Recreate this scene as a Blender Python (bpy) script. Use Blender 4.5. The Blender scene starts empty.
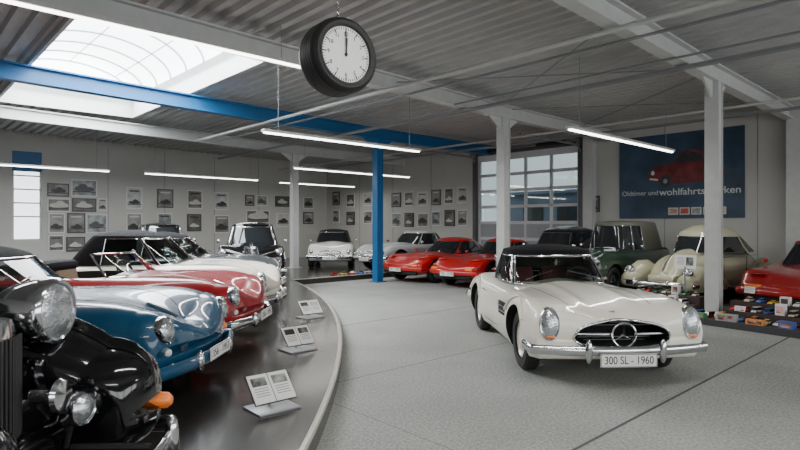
import bpy, bmesh, math, random
from mathutils import Vector, Matrix
from mathutils.bvhtree import BVHTree
random.seed(7)
PI=math.pi
COL=bpy.context.scene.collection
# ------------------------------------------------------------ room frame
TH=math.atan2(.68,.733); OX,OY=5.35,9.55
A=Vector((math.cos(TH),math.sin(TH),0)); B=Vector((-math.sin(TH),math.cos(TH),0)); O=Vector((OX,OY,0))
UM,VM=5.2,18.6
CAMZ=1.62; F=560.0
def uv(u,v,z=0): return O+A*u+B*v+Vector((0,0,z))
def wallpt(px,py,side):
    d=Vector(((px-400)/F,1,-(py-225)/F)); c=Vector((0,0,CAMZ))
    if side=='right': t=((O-c).dot(A)+UM)/d.dot(A)
    else: t=((O-c).dot(B)+VM)/d.dot(B)
    p=c+d*t; q=p-O
    return (q.dot(A),q.dot(B),p.z)
# ------------------------------------------------------------ materials
MC={}
def mat(name,col=(.5,.5,.5),rough=.5,metal=0,coat=0,spec=.5,emit=None,es=1,noise=0,nscale=20,bump=0,coatr=.03):
    if name in MC: return MC[name]
    m=bpy.data.materials.new(name); m.use_nodes=True; nt=m.node_tree; b=nt.nodes['Principled BSDF']
    b.inputs['Base Color'].default_value=(*col,1); b.inputs['Roughness'].default_value=rough; b.inputs['Metallic'].default_value=metal
    b.inputs['Coat Weight'].default_value=coat; b.inputs['Coat Roughness'].default_value=coatr; b.inputs['Specular IOR Level'].default_value=spec
    if emit: b.inputs['Emission Color'].default_value=(*emit,1); b.inputs['Emission Strength'].default_value=es
    if noise or bump:
        tc=nt.nodes.new('ShaderNodeTexCoord'); n=nt.nodes.new('ShaderNodeTexNoise'); n.inputs['Scale'].default_value=nscale; n.inputs['Detail'].default_value=4
        nt.links.new(tc.outputs['Object'],n.inputs['Vector'])
        if noise:
            r=nt.nodes.new('ShaderNodeValToRGB'); r.color_ramp.elements[0].position=.3; r.color_ramp.elements[1].position=.7
            r.color_ramp.elements[0].color=(*[c*(1-noise) for c in col],1); r.color_ramp.elements[1].color=(*[min(1,c*(1+noise)) for c in col],1)
            nt.links.new(n.outputs['Fac'],r.inputs['Fac']); nt.links.new(r.outputs['Color'],b.inputs['Base Color'])
        if bump:
            bp=nt.nodes.new('ShaderNodeBump'); bp.inputs['Strength'].default_value=bump; bp.inputs['Distance'].default_value=.01
            nt.links.new(n.outputs['Fac'],bp.inputs['Height']); nt.links.new(bp.outputs['Normal'],b.inputs['Normal'])
    MC[name]=m; return m
def paint(name,col,rough=.35): return mat('paint_'+name,col,rough,0,.8,spec=.3,noise=.02,nscale=3)
CHROME=mat('chrome',(.66,.67,.69),.13,1,noise=.03,nscale=4)
TIRE=mat('tire_rubber',(.014,.014,.015),.6,noise=.2,nscale=60,bump=.2)
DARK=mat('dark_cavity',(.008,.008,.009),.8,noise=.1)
BLACKP=mat('black_plastic',(.02,.02,.02),.45,noise=.1)
GLASSD=mat('dark_glass',(.018,.021,.024),.04,spec=.6,noise=.05,nscale=2)
LENS=mat('headlight_lens',(.52,.55,.58),.14,.75,coat=1,noise=.25,nscale=45,bump=.5)
AMBER=mat('amber_lens',(.95,.22,.02),.3,coat=.5,noise=.05)
REDL=mat('red_lens',(.5,.01,.01),.2,coat=1,noise=.05)
FABB=mat('black_canvas',(.008,.008,.010),.9,spec=.2,noise=.3,nscale=80,bump=.3)
FABG=mat('olive_canvas',(.12,.125,.10),.85,noise=.15,nscale=80,bump=.3)
LEATH_R=mat('red_leather',(.16,.02,.02),.5,noise=.1,nscale=50,bump=.1)
LEATH_B=mat('tan_leather',(.2,.13,.08),.5,noise=.1,nscale=50,bump=.1)
WHITEP=mat('plate_white',(.78,.78,.76),.4,noise=.02)
INK=mat('plate_ink',(.01,.01,.01),.5,noise=.02)
STEELW=mat('white_steel',(.50,.51,.50),.45,noise=.05,nscale=6)
BLUEST=mat('blue_steel',(.008,.11,.28),.45,noise=.06,nscale=6)
GREYST=mat('grey_steel',(.25,.26,.27),.4,.3,noise=.06,nscale=8)
def clear_glass():
    m=bpy.data.materials.new('clear_glass'); m.use_nodes=True; nt=m.node_tree; nt.nodes.clear()
    o=nt.nodes.new('ShaderNodeOutputMaterial'); mx=nt.nodes.new('ShaderNodeMixShader'); t=nt.nodes.new('ShaderNodeBsdfTransparent'); g=nt.nodes.new('ShaderNodeBsdfGlossy')
    f=nt.nodes.new('ShaderNodeFresnel'); f.inputs['IOR'].default_value=1.45
    ma=nt.nodes.new('ShaderNodeMath'); ma.operation='ADD'; ma.inputs[1].default_value=.02
    t.inputs[0].default_value=(.70,.76,.75,1); g.inputs['Roughness'].default_value=.02
    nt.links.new(f.outputs[0],ma.inputs[0]); nt.links.new(ma.outputs[0],mx.inputs[0]); nt.links.new(t.outputs[0],mx.inputs[1]); nt.links.new(g.outputs[0],mx.inputs[2]); nt.links.new(mx.outputs[0],o.inputs[0]); return m
GLASSC=clear_glass()
def photo_mat(name,tint,lo=.03,hi=.7,p0=.42,p1=.62,sc=5):
    if name in MC: return MC[name]
    m=bpy.data.materials.new(name); m.use_nodes=True; nt=m.node_tree; b=nt.nodes['Principled BSDF']; b.inputs['Roughness'].default_value=.35
    tc=nt.nodes.new('ShaderNodeTexCoord'); oi=nt.nodes.new('ShaderNodeObjectInfo'); mp=nt.nodes.new('ShaderNodeVectorMath'); mp.operation='ADD'
    ml=nt.nodes.new('ShaderNodeMath'); ml.operation='MULTIPLY'; ml.inputs[1].default_value=40
    nt.links.new(oi.outputs['Random'],ml.inputs[0]); nt.links.new(tc.outputs['Object'],mp.inputs[0]); nt.links.new(ml.outputs[0],mp.inputs[1])
    n=nt.nodes.new('ShaderNodeTexNoise'); n.inputs['Scale'].default_value=sc; n.inputs['Detail'].default_value=3; nt.links.new(mp.outputs[0],n.inputs['Vector'])
    r=nt.nodes.new('ShaderNodeValToRGB'); r.color_ramp.elements[0].position=p0; r.color_ramp.elements[1].position=p1
    r.color_ramp.elements[0].color=(lo*tint[0],lo*tint[1],lo*tint[2],1); r.color_ramp.elements[1].color=(hi*tint[0],hi*tint[1],hi*tint[2],1)
    nt.links.new(n.outputs['Fac'],r.inputs['Fac']); nt.links.new(r.outputs['Color'],b.inputs['Base Color']); MC[name]=m; return m
# ------------------------------------------------------------ mesh helpers
class MB:
    def __init__(s): s.v=[]; s.f=[]
    def add(s,v,f):
        n=len(s.v); s.v+= [tuple(p) for p in v]; s.f+=[tuple(i+n for i in q) for q in f]; return s
    def box(s,c,d,M=None):
        x,y,z=[k/2 for k in d]; v=[Vector((c[0]+a*x,c[1]+b*y,c[2]+e*z)) for a in(-1,1) for b in(-1,1) for e in(-1,1)]
        if M: v=[M@p for p in v]
        return s.add(v,[(0,1,3,2),(4,6,7,5),(0,4,5,1),(2,3,7,6),(0,2,6,4),(1,5,7,3)])
    def tube(s,path,r,n=10,closed=False,r2=None,up=(0,0,1)):
        P=[Vector(p) for p in path]; N=len(P); r2=r2 or r; v=[];f=[]; up=Vector(up)
        for i,p in enumerate(P):
            a=P[(i-1)%N] if (closed or i>0) else p; b=P[(i+1)%N] if (closed or i<N-1) else p
            t=(b-a).normalized(); e1=t.cross(up)
            if e1.length<.05: e1=t.cross(Vector((1,0,0)))
            e1.normalize(); e2=e1.cross(t)
            for k in range(n):
                an=2*PI*k/n; v.append(p+e1*math.cos(an)*r+e2*math.sin(an)*r2)
        for i in range(N if closed else N-1):
            j=(i+1)%N
            for k in range(n): f.append((i*n+k,i*n+(k+1)%n,j*n+(k+1)%n,j*n+k))
        if not closed: f.append(tuple(range(n))); f.append(tuple((N-1)*n+k for k in reversed(range(n))))
        return s.add(v,f)
    def lathe(s,prof,c=(0,0,0),axis='x',n=32,M=None,closed=False,sc=(1,1)):
        v=[];f=[]; m=len(prof)
        for i in range(n):
            a=2*PI*i/n
            for (r,h) in prof:
                p={'x':(h,r*math.cos(a)*sc[0],r*math.sin(a)*sc[1]),'y':(r*math.cos(a),h,r*math.sin(a)),'z':(r*math.cos(a),r*math.sin(a),h)}[axis]
                p=Vector(p)+Vector(c); v.append(M@p if M else p)
        for i in range(n):
            j=(i+1)%n
            for k in range(m if closed else m-1):
                k2=(k+1)%m; f.append((i*m+k,i*m+k2,j*m+k2,j*m+k))
        return s.add(v,f)
    def rings(s,R,cap=True,closed=True):
        n=len(R[0]); v=[p for r in R for p in r]; f=[]
        for i in range(len(R)-1):
            for k in range(n if closed else n-1): k2=(k+1)%n; f.append((i*n+k,i*n+k2,(i+1)*n+k2,(i+1)*n+k))
        if cap: f.append(tuple(range(n))); f.append(tuple((len(R)-1)*n+k for k in range(n)))
        return s.add(v,f)
    def build(s,name,m,parent=None,ang=38,flat=False,bevel=0,keep=False):
        me=bpy.data.meshes.new(name); bm=bmesh.new()
        vs=[bm.verts.new(p) for p in s.v]
        for q in s.f:
            try: bm.faces.new([vs[i] for i in q])
            except ValueError: pass
        bmesh.ops.remove_doubles(bm,verts=bm.verts,dist=1e-5)
        bmesh.ops.dissolve_degenerate(bm,edges=bm.edges,dist=1e-6)
        if bevel: bmesh.ops.bevel(bm,geom=list(bm.edges),offset=bevel,segments=2,affect='EDGES',profile=.5)
        bmesh.ops.recalc_face_normals(bm,faces=bm.faces)
        bm.to_mesh(me); bm.free()
        me.polygons.foreach_set('use_smooth',[not flat]*len(me.polygons))
        if not flat: me.set_sharp_from_angle(angle=math.radians(ang))
        for x in (m if isinstance(m,(list,tuple)) else [m]): me.materials.append(x)
        o=bpy.data.objects.new(name,me); COL.objects.link(o)
        if parent: o.parent=parent
        return o
def empty(name,loc,rz=0,M=None):
    o=bpy.data.objects.new(name,None); COL.objects.link(o); o.empty_display_size=.1
    if M is not None: o.matrix_world=M
    else: o.location=loc; o.rotation_euler=(0,0,rz)
    return o
def tag(o,label,cat,group=None,kind=None):
    if label: o['label']=label
    if cat: o['category']=cat
    if group: o['group']=group
    if kind: o['kind']=kind
    return o
def struct(o,room=True):
    o['kind']='structure'
    if room: o.location=(OX,OY,0); o.rotation_euler=(0,0,TH)
    return o
def roomo(o): o.location=(OX,OY,0); o.rotation_euler=(0,0,TH); return o
def text(s,size,m,parent,org,right,up,name='lettering',depth=.002,width=None,bold=0):
    cu=bpy.data.curves.new(name,'FONT'); cu.body=s; cu.size=size; cu.align_x='CENTER'; cu.align_y='CENTER'; cu.extrude=depth; cu.offset=bold
    t=bpy.data.objects.new('t',cu); COL.objects.link(t)
    dg=bpy.context.evaluated_depsgraph_get(); me=bpy.data.meshes.new_from_object(t.evaluated_get(dg)); bpy.data.objects.remove(t)
    xs=[v.co.x for v in me.vertices]; k=(width/(max(xs)-min(xs))) if width else 1
    r=Vector(right).normalized(); u=Vector(up).normalized(); n=r.cross(u)
    for v in me.vertices: c=v.co.copy(); v.co=Vector(org)+r*c.x*k+u*c.y+n*c.z
    me.materials.clear(); me.materials.append(m); o=bpy.data.objects.new(name,me); COL.objects.link(o)
    if parent: o.parent=parent
    return o
def keyf(K):
    K=sorted(K); xs=[k[0] for k in K]; ys=[k[1] for k in K]; n=len(K)
    if n==1: return lambda x: ys[0]
    d=[(ys[i+1]-ys[i])/(xs[i+1]-xs[i]) for i in range(n-1)]; m=[d[0]]+[0 if d[i-1]*d[i]<=0 else 2*d[i-1]*d[i]/(d[i-1]+d[i]) for i in range(1,n-1)]+[d[-1]]
    def f(x):
        if x<=xs[0]: return ys[0]
        if x>=xs[-1]: return ys[-1]
        i=max(j for j in range(n-1) if xs[j]<=x); h=xs[i+1]-xs[i]; t=(x-xs[i])/h
        return (2*t**3-3*t*t+1)*ys[i]+(t**3-2*t*t+t)*h*m[i]+(-2*t**3+3*t*t)*ys[i+1]+(t**3-t*t)*h*m[i+1]
    return f
def loft(K,xr,xf,front,rear,NS=56,yoff=0,bump=None,e=1.0,hi=1):
    zc,zf,yf,w,zm,zb=[keyf(K[k]) for k in('zc','zf','yf','w','zm','zb')]
    wmax=max(k[1] for k in K['w']); n1,n2,n3=8*hi,8*hi,5*hi
    def sec(x):
        H=[]; a,b,c,W,m,lo=zc(x),zf(x),zb(x),w(x),zm(x),zb(x); Y=yf(x)*W
        for i in range(n1+1):
            s=i/n1; S=s*s*(3-2*s); H.append((Y*s,a+(b-a)*S+(bump(x,Y*s) if bump else 0)))
        for i in range(1,n2+1):
            q=PI/2*i/n2; H.append((Y+(W-Y)*math.sin(q)**e,m+(b-m)*math.cos(q)**e if math.cos(q)>1e-6 else m))
        for i in range(1,n3+1):
            t=i/n3; H.append((W-.09*W*t**2.2,m-(m-lo)*t))
        H.append((W*.5,lo)); H.append((0,lo)); return H
    def ring(x,H):
        R=[]
        full=H+[(-y,z) for (y,z) in reversed(H[1:-1])]
        for y,z in full:
            X=x; q=(abs(y)/wmax)**2
            t=max(0,(x-(xf-.9))/.9); X-=front[2]*t*t*q
            t=max(0,((xr+.9)-x)/.9); X+=rear[2]*t*t*q
            R.append(Vector((X,y+yoff,z)))
        return R
    R=[]; nc=8
    H=sec(xr); r,zn,_=rear[:3]
    for i in range(nc,0,-1):
        a=PI/2*.985*i/nc; c=math.cos(a); R.append(ring(xr-r*math.sin(a),[(y*(1-.16*(1-c)),zn+(z-zn)*c**.75) for y,z in H]))
    for i in range(NS+1):
        t=i/NS; t=.5-.5*math.cos(PI*t)*(.6+.4*abs(math.cos(PI*t))) ; R.append(ring(xr+(xf-xr)*min(1,max(0,t)),sec(xr+(xf-xr)*min(1,max(0,t)))))
    H=sec(xf); r,zn,_=front[:3]
    for i in range(1,nc+1):
        a=PI/2*.985*i/nc; c=math.cos(a); R.append(ring(xf+r*math.sin(a),[(y*(1-(front[3] if len(front)>3 else .16)*(1-c)),zn+(z-zn)*c**(front[4] if len(front)>4 else .75)) for y,z in H]))
    return MB().rings(R)
def grp(a,ry,rz): # rounded trapezoid mouth: wider at the bottom
    y=ry*math.copysign(abs(math.cos(a))**.8,math.cos(a)); z=rz*math.copysign(abs(math.sin(a))**.75,math.sin(a)); return y*(1-.10*z/rz),z
def cutter_mesh(cuts):
    mb=MB()
    for c in cuts:
        if c[0]=='wheel':
            _,x,y0,y1,z,r=c; mb.lathe([(0,min(y0,y1)),(r,min(y0,y1)),(r,max(y0,y1)),(0,max(y0,y1))],(x,0,z),'y',48)
        elif c[0]=='oval':
            _,x0,x1,y,z,ry,rz=c
            def P(x): return [Vector((x,y+grp(a,ry,rz)[0],z+grp(a,ry,rz)[1])) for a in [2*PI*i/48 for i in range(48)]]
            mb.rings([P(x0),P(x1)])
        elif c[0]=='pit':
            _,x0,x1,w,z0,z1=c; cx=(x0+x1)/2; rx=abs(x1-x0)/2
            def P(z): return [Vector((cx+rx*math.copysign(abs(math.cos(a))**.5,math.cos(a)),w*math.copysign(abs(math.sin(a))**.5,math.sin(a)),z)) for a in [2*PI*i/56 for i in range(56)]]
            mb.rings([P(z0),P(z1)])
    return mb
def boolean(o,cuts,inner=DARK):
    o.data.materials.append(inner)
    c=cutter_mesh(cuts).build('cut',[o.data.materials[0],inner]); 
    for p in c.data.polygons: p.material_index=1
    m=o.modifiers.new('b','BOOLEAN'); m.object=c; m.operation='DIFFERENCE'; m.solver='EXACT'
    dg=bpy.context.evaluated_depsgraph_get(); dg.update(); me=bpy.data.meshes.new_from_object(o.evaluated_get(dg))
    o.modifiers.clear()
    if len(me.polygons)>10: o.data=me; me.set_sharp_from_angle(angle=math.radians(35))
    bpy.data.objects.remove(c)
def bvh(o):
    bm=bmesh.new(); bm.from_mesh(o.data); t=BVHTree.FromBMesh(bm); bm.free(); return t
def hit(t,o,d,default):
    h=t.ray_cast(Vector(o),Vector(d)); return h[0] if h[0] else Vector(default)
# ------------------------------------------------------------ car parts
def wheel(root,x,y,r,side,rimm,w=.17,style='cap'):
    s=side
    mb=MB().lathe([(r*.62,-w/2),(r*.9,-w/2),(r*.985,-w*.36),(r,-w*.2),(r,w*.2),(r*.985,w*.36),(r*.9,w/2),(r*.66,w/2),(r*.62,w*.3)],(x,y,r),'y',40,closed=True)
    t=mb.build('wheel',TIRE,root)
    rp=[(0,w*.18*s),(r*.3,w*.18*s),(r*.5,w*.30*s),(r*.56,w*.22*s),(r*.63,w*.36*s),(r*.67,w*.44*s),(r*.66,w*.1*s),(0,0)]
    MB().lathe(rp,(x,y,r),'y',36).build('rim',rimm,t)
    if style in('cap','bodycap'):
        MB().lathe([(0,w*.48*s),(r*.12,w*.46*s),(r*.3,w*.38*s),(r*.4,w*.3*s),(r*.42,w*.2*s),(0,w*.15*s)],(x,y,r),'y',30).build('hubcap',CHROME if style=='cap' else rimm,t)
        if style=='bodycap': MB().lathe([(r*.64,w*.42*s),(r*.67,w*.47*s),(r*.70,w*.42*s)],(x,y,r),'y',36,closed=True).build('trim_ring',CHROME,t)
    else:
        m=MB()
        for k in range(5):
            a=2*PI*k/5; M=Matrix.Translation((x,y+w*.36*s,r))@Matrix.Rotation(a,4,'Y'); m.box((r*.32,0,0),(r*.6,.02,r*.2),M)
        m.build('spokes',rimm,t)
    return t
def headlight(root,x,y,z,r,bucket=None,L=.25,yaw=0,pitch=0,vs=1.0,rim=CHROME,low=False):
    M=Matrix.Translation((x,y,z))@Matrix.Rotation(yaw,4,'Z')@Matrix.Rotation(pitch,4,'Y')
    h=MB().lathe([(r*.84,.012),(r*.86,.026),(r*.93,.03),(r,.018),(r*1.03,-.01),(r*1.03,-.04),(r*.84,-.03)],M=M,closed=True,sc=(1,vs)).build('headlight',rim,root)
    MB().lathe([(r*.86,.015),(r*.7,.034),(r*.4,.05),(0,.058)],M=M,sc=(1,vs)).build('lens',LENS,h)
    if bucket:
        MB().lathe([(0,-L)]+[(r*1.02*math.sin(a),-L*math.cos(a)) for a in [PI/2*i/8 for i in range(1,9)]]+[(r*1.02,-.0),(0,0)],M=M,sc=(1,vs)).build('bucket',bucket,h)
    return h
def barpath(x,w,z,sweep,n=21,ends=.18):
    P=[]
    for i in range(n):
        y=-w+2*w*i/(n-1); P.append((x-sweep*(y/w)**2,y,z))
    if ends: P=[(P[0][0]-ends,-w-.01,z),(P[0][0]-ends*.3,-w-.008,z)]+P+[(P[-1][0]-ends*.3,w+.008,z),(P[-1][0]-ends,w+.01,z)]
    return P
def bumper(root,x,w,z,sweep,h=.05,t=.022,over=None,ends=.2,mt=CHROME,oh=.09):
    b=MB().tube(barpath(x,w,z,sweep,ends=ends),t,12,r2=h).build('bumper',mt,root)
    if over:
        for s in(-1,1):
            xo=x-sweep*(over/w)**2+math.copysign(.02,x)
            MB().lathe([(0,-oh)]+[(.038*math.cos(a),oh*math.sin(a)) for a in [-PI/2+PI*i/10 for i in range(1,10)]]+[(0,oh)],(xo,s*over,z),'z',16).build('overrider',CHROME,b)
    return b
def plate(root,x,z,s,w=.5,h=.115,sgn=1):
    p=MB().box((x,0,z),(.012,w,h)).build('number_plate',WHITEP,root,flat=True)
    if s:
        text(s,h*.82,INK,p,(x+.007,0,z),(0,1,0),(0,0,1),'plate_lettering',.001,width=w*.86)
        X=x+.0065; R=[]
        for k in(1,.0):
            a,b2=w/2-.002-(1-k)*.006,h/2-.002-(1-k)*.006; R.append([Vector((X,a,z+b2)),Vector((X,-a,z+b2)),Vector((X,-a,z-b2)),Vector((X,a,z-b2))])
        MB().rings(R,cap=False).build('plate_border',INK,p,flat=True)
    return p
def sup(a,n): c,s=math.cos(a),math.sin(a); return math.copysign(abs(c)**(2/n),c),math.copysign(abs(s)**(2/n),s)
def greenhouse(root,g):
    n=g.get('n',3.2); D=math.radians
    def P(t,a,k=1.0):
        b,tp=g['base'],g['top']
        xf=b[0]+(tp[0]-b[0])*t; xr=b[1]+(tp[1]-b[1])*(t**g.get('rc',1.2)); w=b[2]+(tp[2]-b[2])*t**1.3
        c,s=sup(a,n); cx=(xf+xr)/2; rx=(xf-xr)/2
        return Vector((cx+rx*c*k,w*s*k,g['zb']+(g['zt']-g['zb'])*t))
    def strip(mb,a0,a1,t0,t1,k=1.0,cols=10,rows=6):
        v=[P(t0+(t1-t0)*j/rows,a0+(a1-a0)*i/cols,k) for j in range(rows+1) for i in range(cols+1)]
        mb.add(v,[(j*(cols+1)+i,j*(cols+1)+i+1,(j+1)*(cols+1)+i+1,(j+1)*(cols+1)+i) for j in range(rows) for i in range(cols)])
    ws=D(g['ws']); tg=g.get('tg',.9); gl=g.get('glass',GLASSD)
    mb=MB(); strip(mb,-ws,ws,0,tg,.99,24); W=mb.build('windshield',gl,root)
    fr=[P(0.02,a) for a in [-ws+2*ws*i/20 for i in range(21)]]+[P(tg*j/4,ws) for j in range(1,4)]+[P(tg,a) for a in [ws-2*ws*i/20 for i in range(21)]]+[P(tg*j/4,-ws) for j in (3,2,1)]
    MB().tube(fr,g.get('fr',.014),8,closed=True).build('windshield_frame',g.get('frm',CHROME),W)
    if g.get('open'): return
    rm=g['roof']; roof=MB(); prev=g['ws']
    for (a0,a1) in g['side']:
        for s in(-1,1):
            m2=MB(); strip(m2,s*D(a0),s*D(a1),0.0,tg,.985); o=m2.build('side_window',gl,root)
            MB().tube([P(.03,s*D(a0+(a1-a0)*i/8),1.0) for i in range(9)]+[P(tg,s*D(a1-(a1-a0)*i/8),1.0) for i in range(9)],.007,6,closed=True).build('window_trim',CHROME,o)
            strip(roof,s*D(prev),s*D(a0),0,tg,1.0,4)
        prev=a1
    if g.get('rear'):
        ra=g['rear']; t0=g.get('rt',.25)
        for s in(-1,1): strip(roof,s*D(prev),s*D(ra),0,tg,1.0,10)
        m2=MB(); strip(m2,D(ra),D(360-ra),t0,tg,.985,16); m2.build('rear_window',GLASSD,root)
        strip(roof,D(ra),D(360-ra),0,t0,1.0,16)
    else: strip(roof,D(prev),D(360-prev),0,tg,1.0,30)
    NC=72; R=[]
    for t in (tg,tg+(1-tg)*.5,1): R.append([P(t,2*PI*i/NC) for i in range(NC)])
    tp=g['top']; cx=(tp[0]+tp[1])/2; rh=g.get('rh',.07)
    for j in range(1,11):
        k=(1-(j/10)**1.6)
        z=g['zt']+rh*(1-k**2.2)
        R.append([Vector((cx+(p.x-cx)*max(k,.001),p.y*max(k,.001),z)) for p in R[2]])
    roof.rings(R,cap=False); o=roof.build('roof',rm,root,ang=50)
    return o
def steering(root,x,y,z,m=BLACKP):
    M=Matrix.Translation((x,y,z))@Matrix.Rotation(math.radians(65),4,'Y')
    mb=MB().tube([M@Vector((.19*math.cos(a),.19*math.sin(a),0)) for a in [2*PI*i/28 for i in range(28)]],.012,8,closed=True)
    for a in(0,2.1,4.2): mb.tube([M@Vector((0,0,-.02)),M@Vector((.18*math.cos(a),.18*math.sin(a),0))],.01,6)
    mb.tube([M@Vector((0,0,0)),M@Vector((0,0,-.35))],.02,8)
    mb.build('steering_wheel',m,root)
def seat(root,x,y,m,z=.3,h=.55):
    MB().box((x,y,z+.1),(.5,.48,.2)).build('seat',m,root,bevel=.05)
    M=Matrix.Translation((x-.28,y,z+.1))@Matrix.Rotation(-.25,4,'Y'); MB().box((0,0,h/2),(.16,.48,h),M).build('seat_back',m,root,bevel=.05)
def seam(root,T,pts,side,m=DARK,r=.0035,name='door_seam'):
    P=[]
    for (x,z) in pts:
        h=T.ray_cast(Vector((x,side*3,z)),Vector((0,-side,0)))[0]
        if h: P.append(h)
    if len(P)>2: MB().tube(P,r,5,closed=False).build(name,m,root)
def starpts(R): return [(R if i%2==0 else R*.17, PI/2+i*PI/3) for i in range(6)]
def emblem(root,x,y,z,R):
    P=[Vector((x,y+r*math.cos(a),z+r*math.sin(a))) for r,a in starpts(R)]; c=Vector((x+.02,y,z))
    mb=MB().add(P+[c,Vector((x-.01,y,z))],[(i,(i+1)%6,6) for i in range(6)]+[((i+1)%6,i,7) for i in range(6)])
    mb.tube([(x,y+R*math.cos(a),z+R*math.sin(a)) for a in [2*PI*i/32 for i in range(32)]],R*.09,8,closed=True)
    return mb.build('star_emblem',CHROME,root,flat=True)
def carroot(name,label,x,y,heading,z=0,cat='car'):
    r=empty(name,(x,y,z),math.atan2(heading[1],heading[0])); tag(r,label,cat); return r
def wheels(root,xf,xr,tr,r,rimm,style='cap',w=.17):
    for x in(xf,xr):
        for s in(-1,1): wheel(root,x,s*tr,r,s,rimm,w,style)
def wcuts(xf,xr,r,wi,wo,rr=None,z=None):
    c=[]
    for x,q in((xf,r),(xr,rr or r)):
        for s in(-1,1): c.append(('wheel',x,s*wi,s*wo,z or .31,q))
    return c
# ------------------------------------------------------------ cream-white roadster
def roadster_hero():
    K=dict(zc=[(1.9,.66),(1.7,.74),(1.4,.80),(1.0,.85),(.4,.90),(-.2,.93),(-1.1,.92),(-1.7,.83),(-2.2,.72),(-2.45,.62)],
     zf=[(1.9,.785),(1.7,.815),(1.4,.84),(1.0,.845),(.4,.83),(-.4,.84),(-1.2,.88),(-1.8,.80),(-2.2,.69),(-2.45,.6)],
     yf=[(1.9,.82),(1.0,.78),(0,.72),(-1.2,.72),(-2.4,.7)],
     w=[(1.9,.88),(1.6,.895),(1.2,.90),(.3,.865),(-.4,.86),(-1.2,.895),(-1.8,.84),(-2.4,.70)],
     zm=[(2,.54),(0,.50),(-2.4,.46)], zb=[(1.9,.27),(1.2,.2),(-1.2,.2),(-2.4,.3)])
    def bump(x,y):
        wx=max(0,min(1,(x-.3)/.3))*max(0,min(1,(1.85-x)/.4)); return .022*wx*math.exp(-((y-.27)/.06)**2)
    P=paint('ivory',(.86,.82,.71),.3)
    b=loft(K,-2.4,1.9,(.13,.50,.07,.04,.50),(.15,.48,.2),NS=90,bump=bump,hi=2,e=.85).build('body',P)
    T0=bvh(b)
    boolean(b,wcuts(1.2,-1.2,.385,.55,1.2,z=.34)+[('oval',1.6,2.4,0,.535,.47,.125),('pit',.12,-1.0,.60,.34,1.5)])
    root=carroot('convertible_car','cream-white roadster with black soft top parked alone on the grey floor',2.10,7.55,(.13,-2.46)); b.parent=root
    wheels(root,1.2,-1.2,.735,.335,P,style='bodycap')
    ring=[hit(T0,(4,y,z),(-1,0,0),(1.98,y,z))+Vector((.006,0,0)) for y,z in [(grp(a,.476,.13)[0],.535+grp(a,.476,.13)[1]) for a in [2*PI*i/64 for i in range(64)]]]
    g=MB().tube(ring,.013,10,closed=True).build('grille_surround',CHROME,root)
    for s in(-1,1): MB().tube([(2.0-.05*(y/.46)**2,s*y,.535) for y in (.12,.2,.3,.4,.45)],.012,10,r2=.016).build('grille_bar',CHROME,root)
    for k in(-3,-2,2,3): MB().box((1.80,0,.535+k*.03),(.01,.84*(1-(k/4.6)**2)**.5,.005)).build('grille_slat',GREYST,root,flat=True)
    emblem(root,2.035,0,.535,.12)
    hb=hit(T0,(1.75,0,3),(0,0,-1),(1.72,0,.7)); MB().lathe([(0,.006),(.03,.004),(.034,0),(.0,-.01)],(hb.x,0,hb.z),'z',20).build('hood_badge',CHROME,root)
    for s in(-1,1):
        h=hit(T0,(4,s*.72,.62),(-1,0,0),(1.9,s*.7,.6))
        hl=headlight(root,h.x-.02,s*.72,.635,.102,bucket=P,L=.12,yaw=s*.12,pitch=-.12,vs=1.62)
        MB().box((h.x+.022,s*.72,.515),(.018,.09,.022)).build('indicator',AMBER,hl,bevel=.007)
        for xw in(1.2,-1.2):
            pts=[(xw+.47*math.cos(a),.36+.46*math.sin(a)) for a in [math.radians(d) for d in range(35,150,8)]]
            Q=[]
            for (x,z) in pts:
                hh=T0.ray_cast(Vector((x,s*3,z)),Vector((0,-s,0)))[0]
                if hh: Q.append(hh)
            if len(Q)>3: MB().tube([q+Vector((0,s*.012,0)) for q in Q],.02,8,r2=.014).build('eyebrow_fin',P,root)
        seam(root,T0,[(.25,.82),(.27,.6),(.25,.32),(-.1,.3),(-.6,.3),(-.78,.5),(-.82,.7),(-.8,.84)],s)
        vh=T0.ray_cast(Vector((.6,s*3,.55)),Vector((0,-s,0)))[0]
        if vh:
            v=MB().box((.6,vh.y,.6),(.34,.02,.16)).build('side_vent',DARK,root,bevel=.008)
            for k in range(2): MB().tube([(.44,vh.y+s*.014,.57+.06*k),(.76,vh.y+s*.014,.57+.06*k)],.008,8).build('vent_bar',CHROME,v)
        dh=T0.ray_cast(Vector((-.6,s*3,.7)),Vector((0,-s,0)))[0]
        if dh: MB().tube([(-.68,dh.y+s*.005,.7),(-.66,dh.y+s*.03,.7),(-.54,dh.y+s*.03,.7),(-.52,dh.y+s*.005,.7)],.009,8).build('door_handle',CHROME,root)
        MB().tube([(.34,s*.5,.92),(.2,s*.28,.98),(.16,s*.1,1.02)],.006,6).build('wiper',CHROME,root)
        MB().tube([hit(T0,(xx,s*(.5-.12*max(0,xx-1.2)),3),(0,0,-1),(xx,s*.5,.8)) for xx in [.5+.1*i for i in range(13)]],.0035,5).build('hood_seam',DARK,root)
    bumper(root,2.09,.89,.385,.17,h=.048,t=.028,over=.37,ends=.25,oh=.12)
    MB().tube(barpath(2.0,.8,.31,.16,ends=0),.02,8).build('lower_valance',P,root)
    bumper(root,-2.6,.78,.42,-.2,h=.05,t=.03,over=.36,ends=-.2)
    plate(root,2.14,.31,'300 SL - 1960',.56,.13)
    greenhouse(root,dict(zb=.85,zt=1.28,base=(.42,-1.2,.69),top=(-.04,-.88,.58),ws=54,side=[(59,100)],rear=150,rt=.3,glass=GLASSC,roof=FABB,n=2.8,tg=.82,rh=.07,fr=.015))
    steering(root,-.02,.34,.87)
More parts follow.
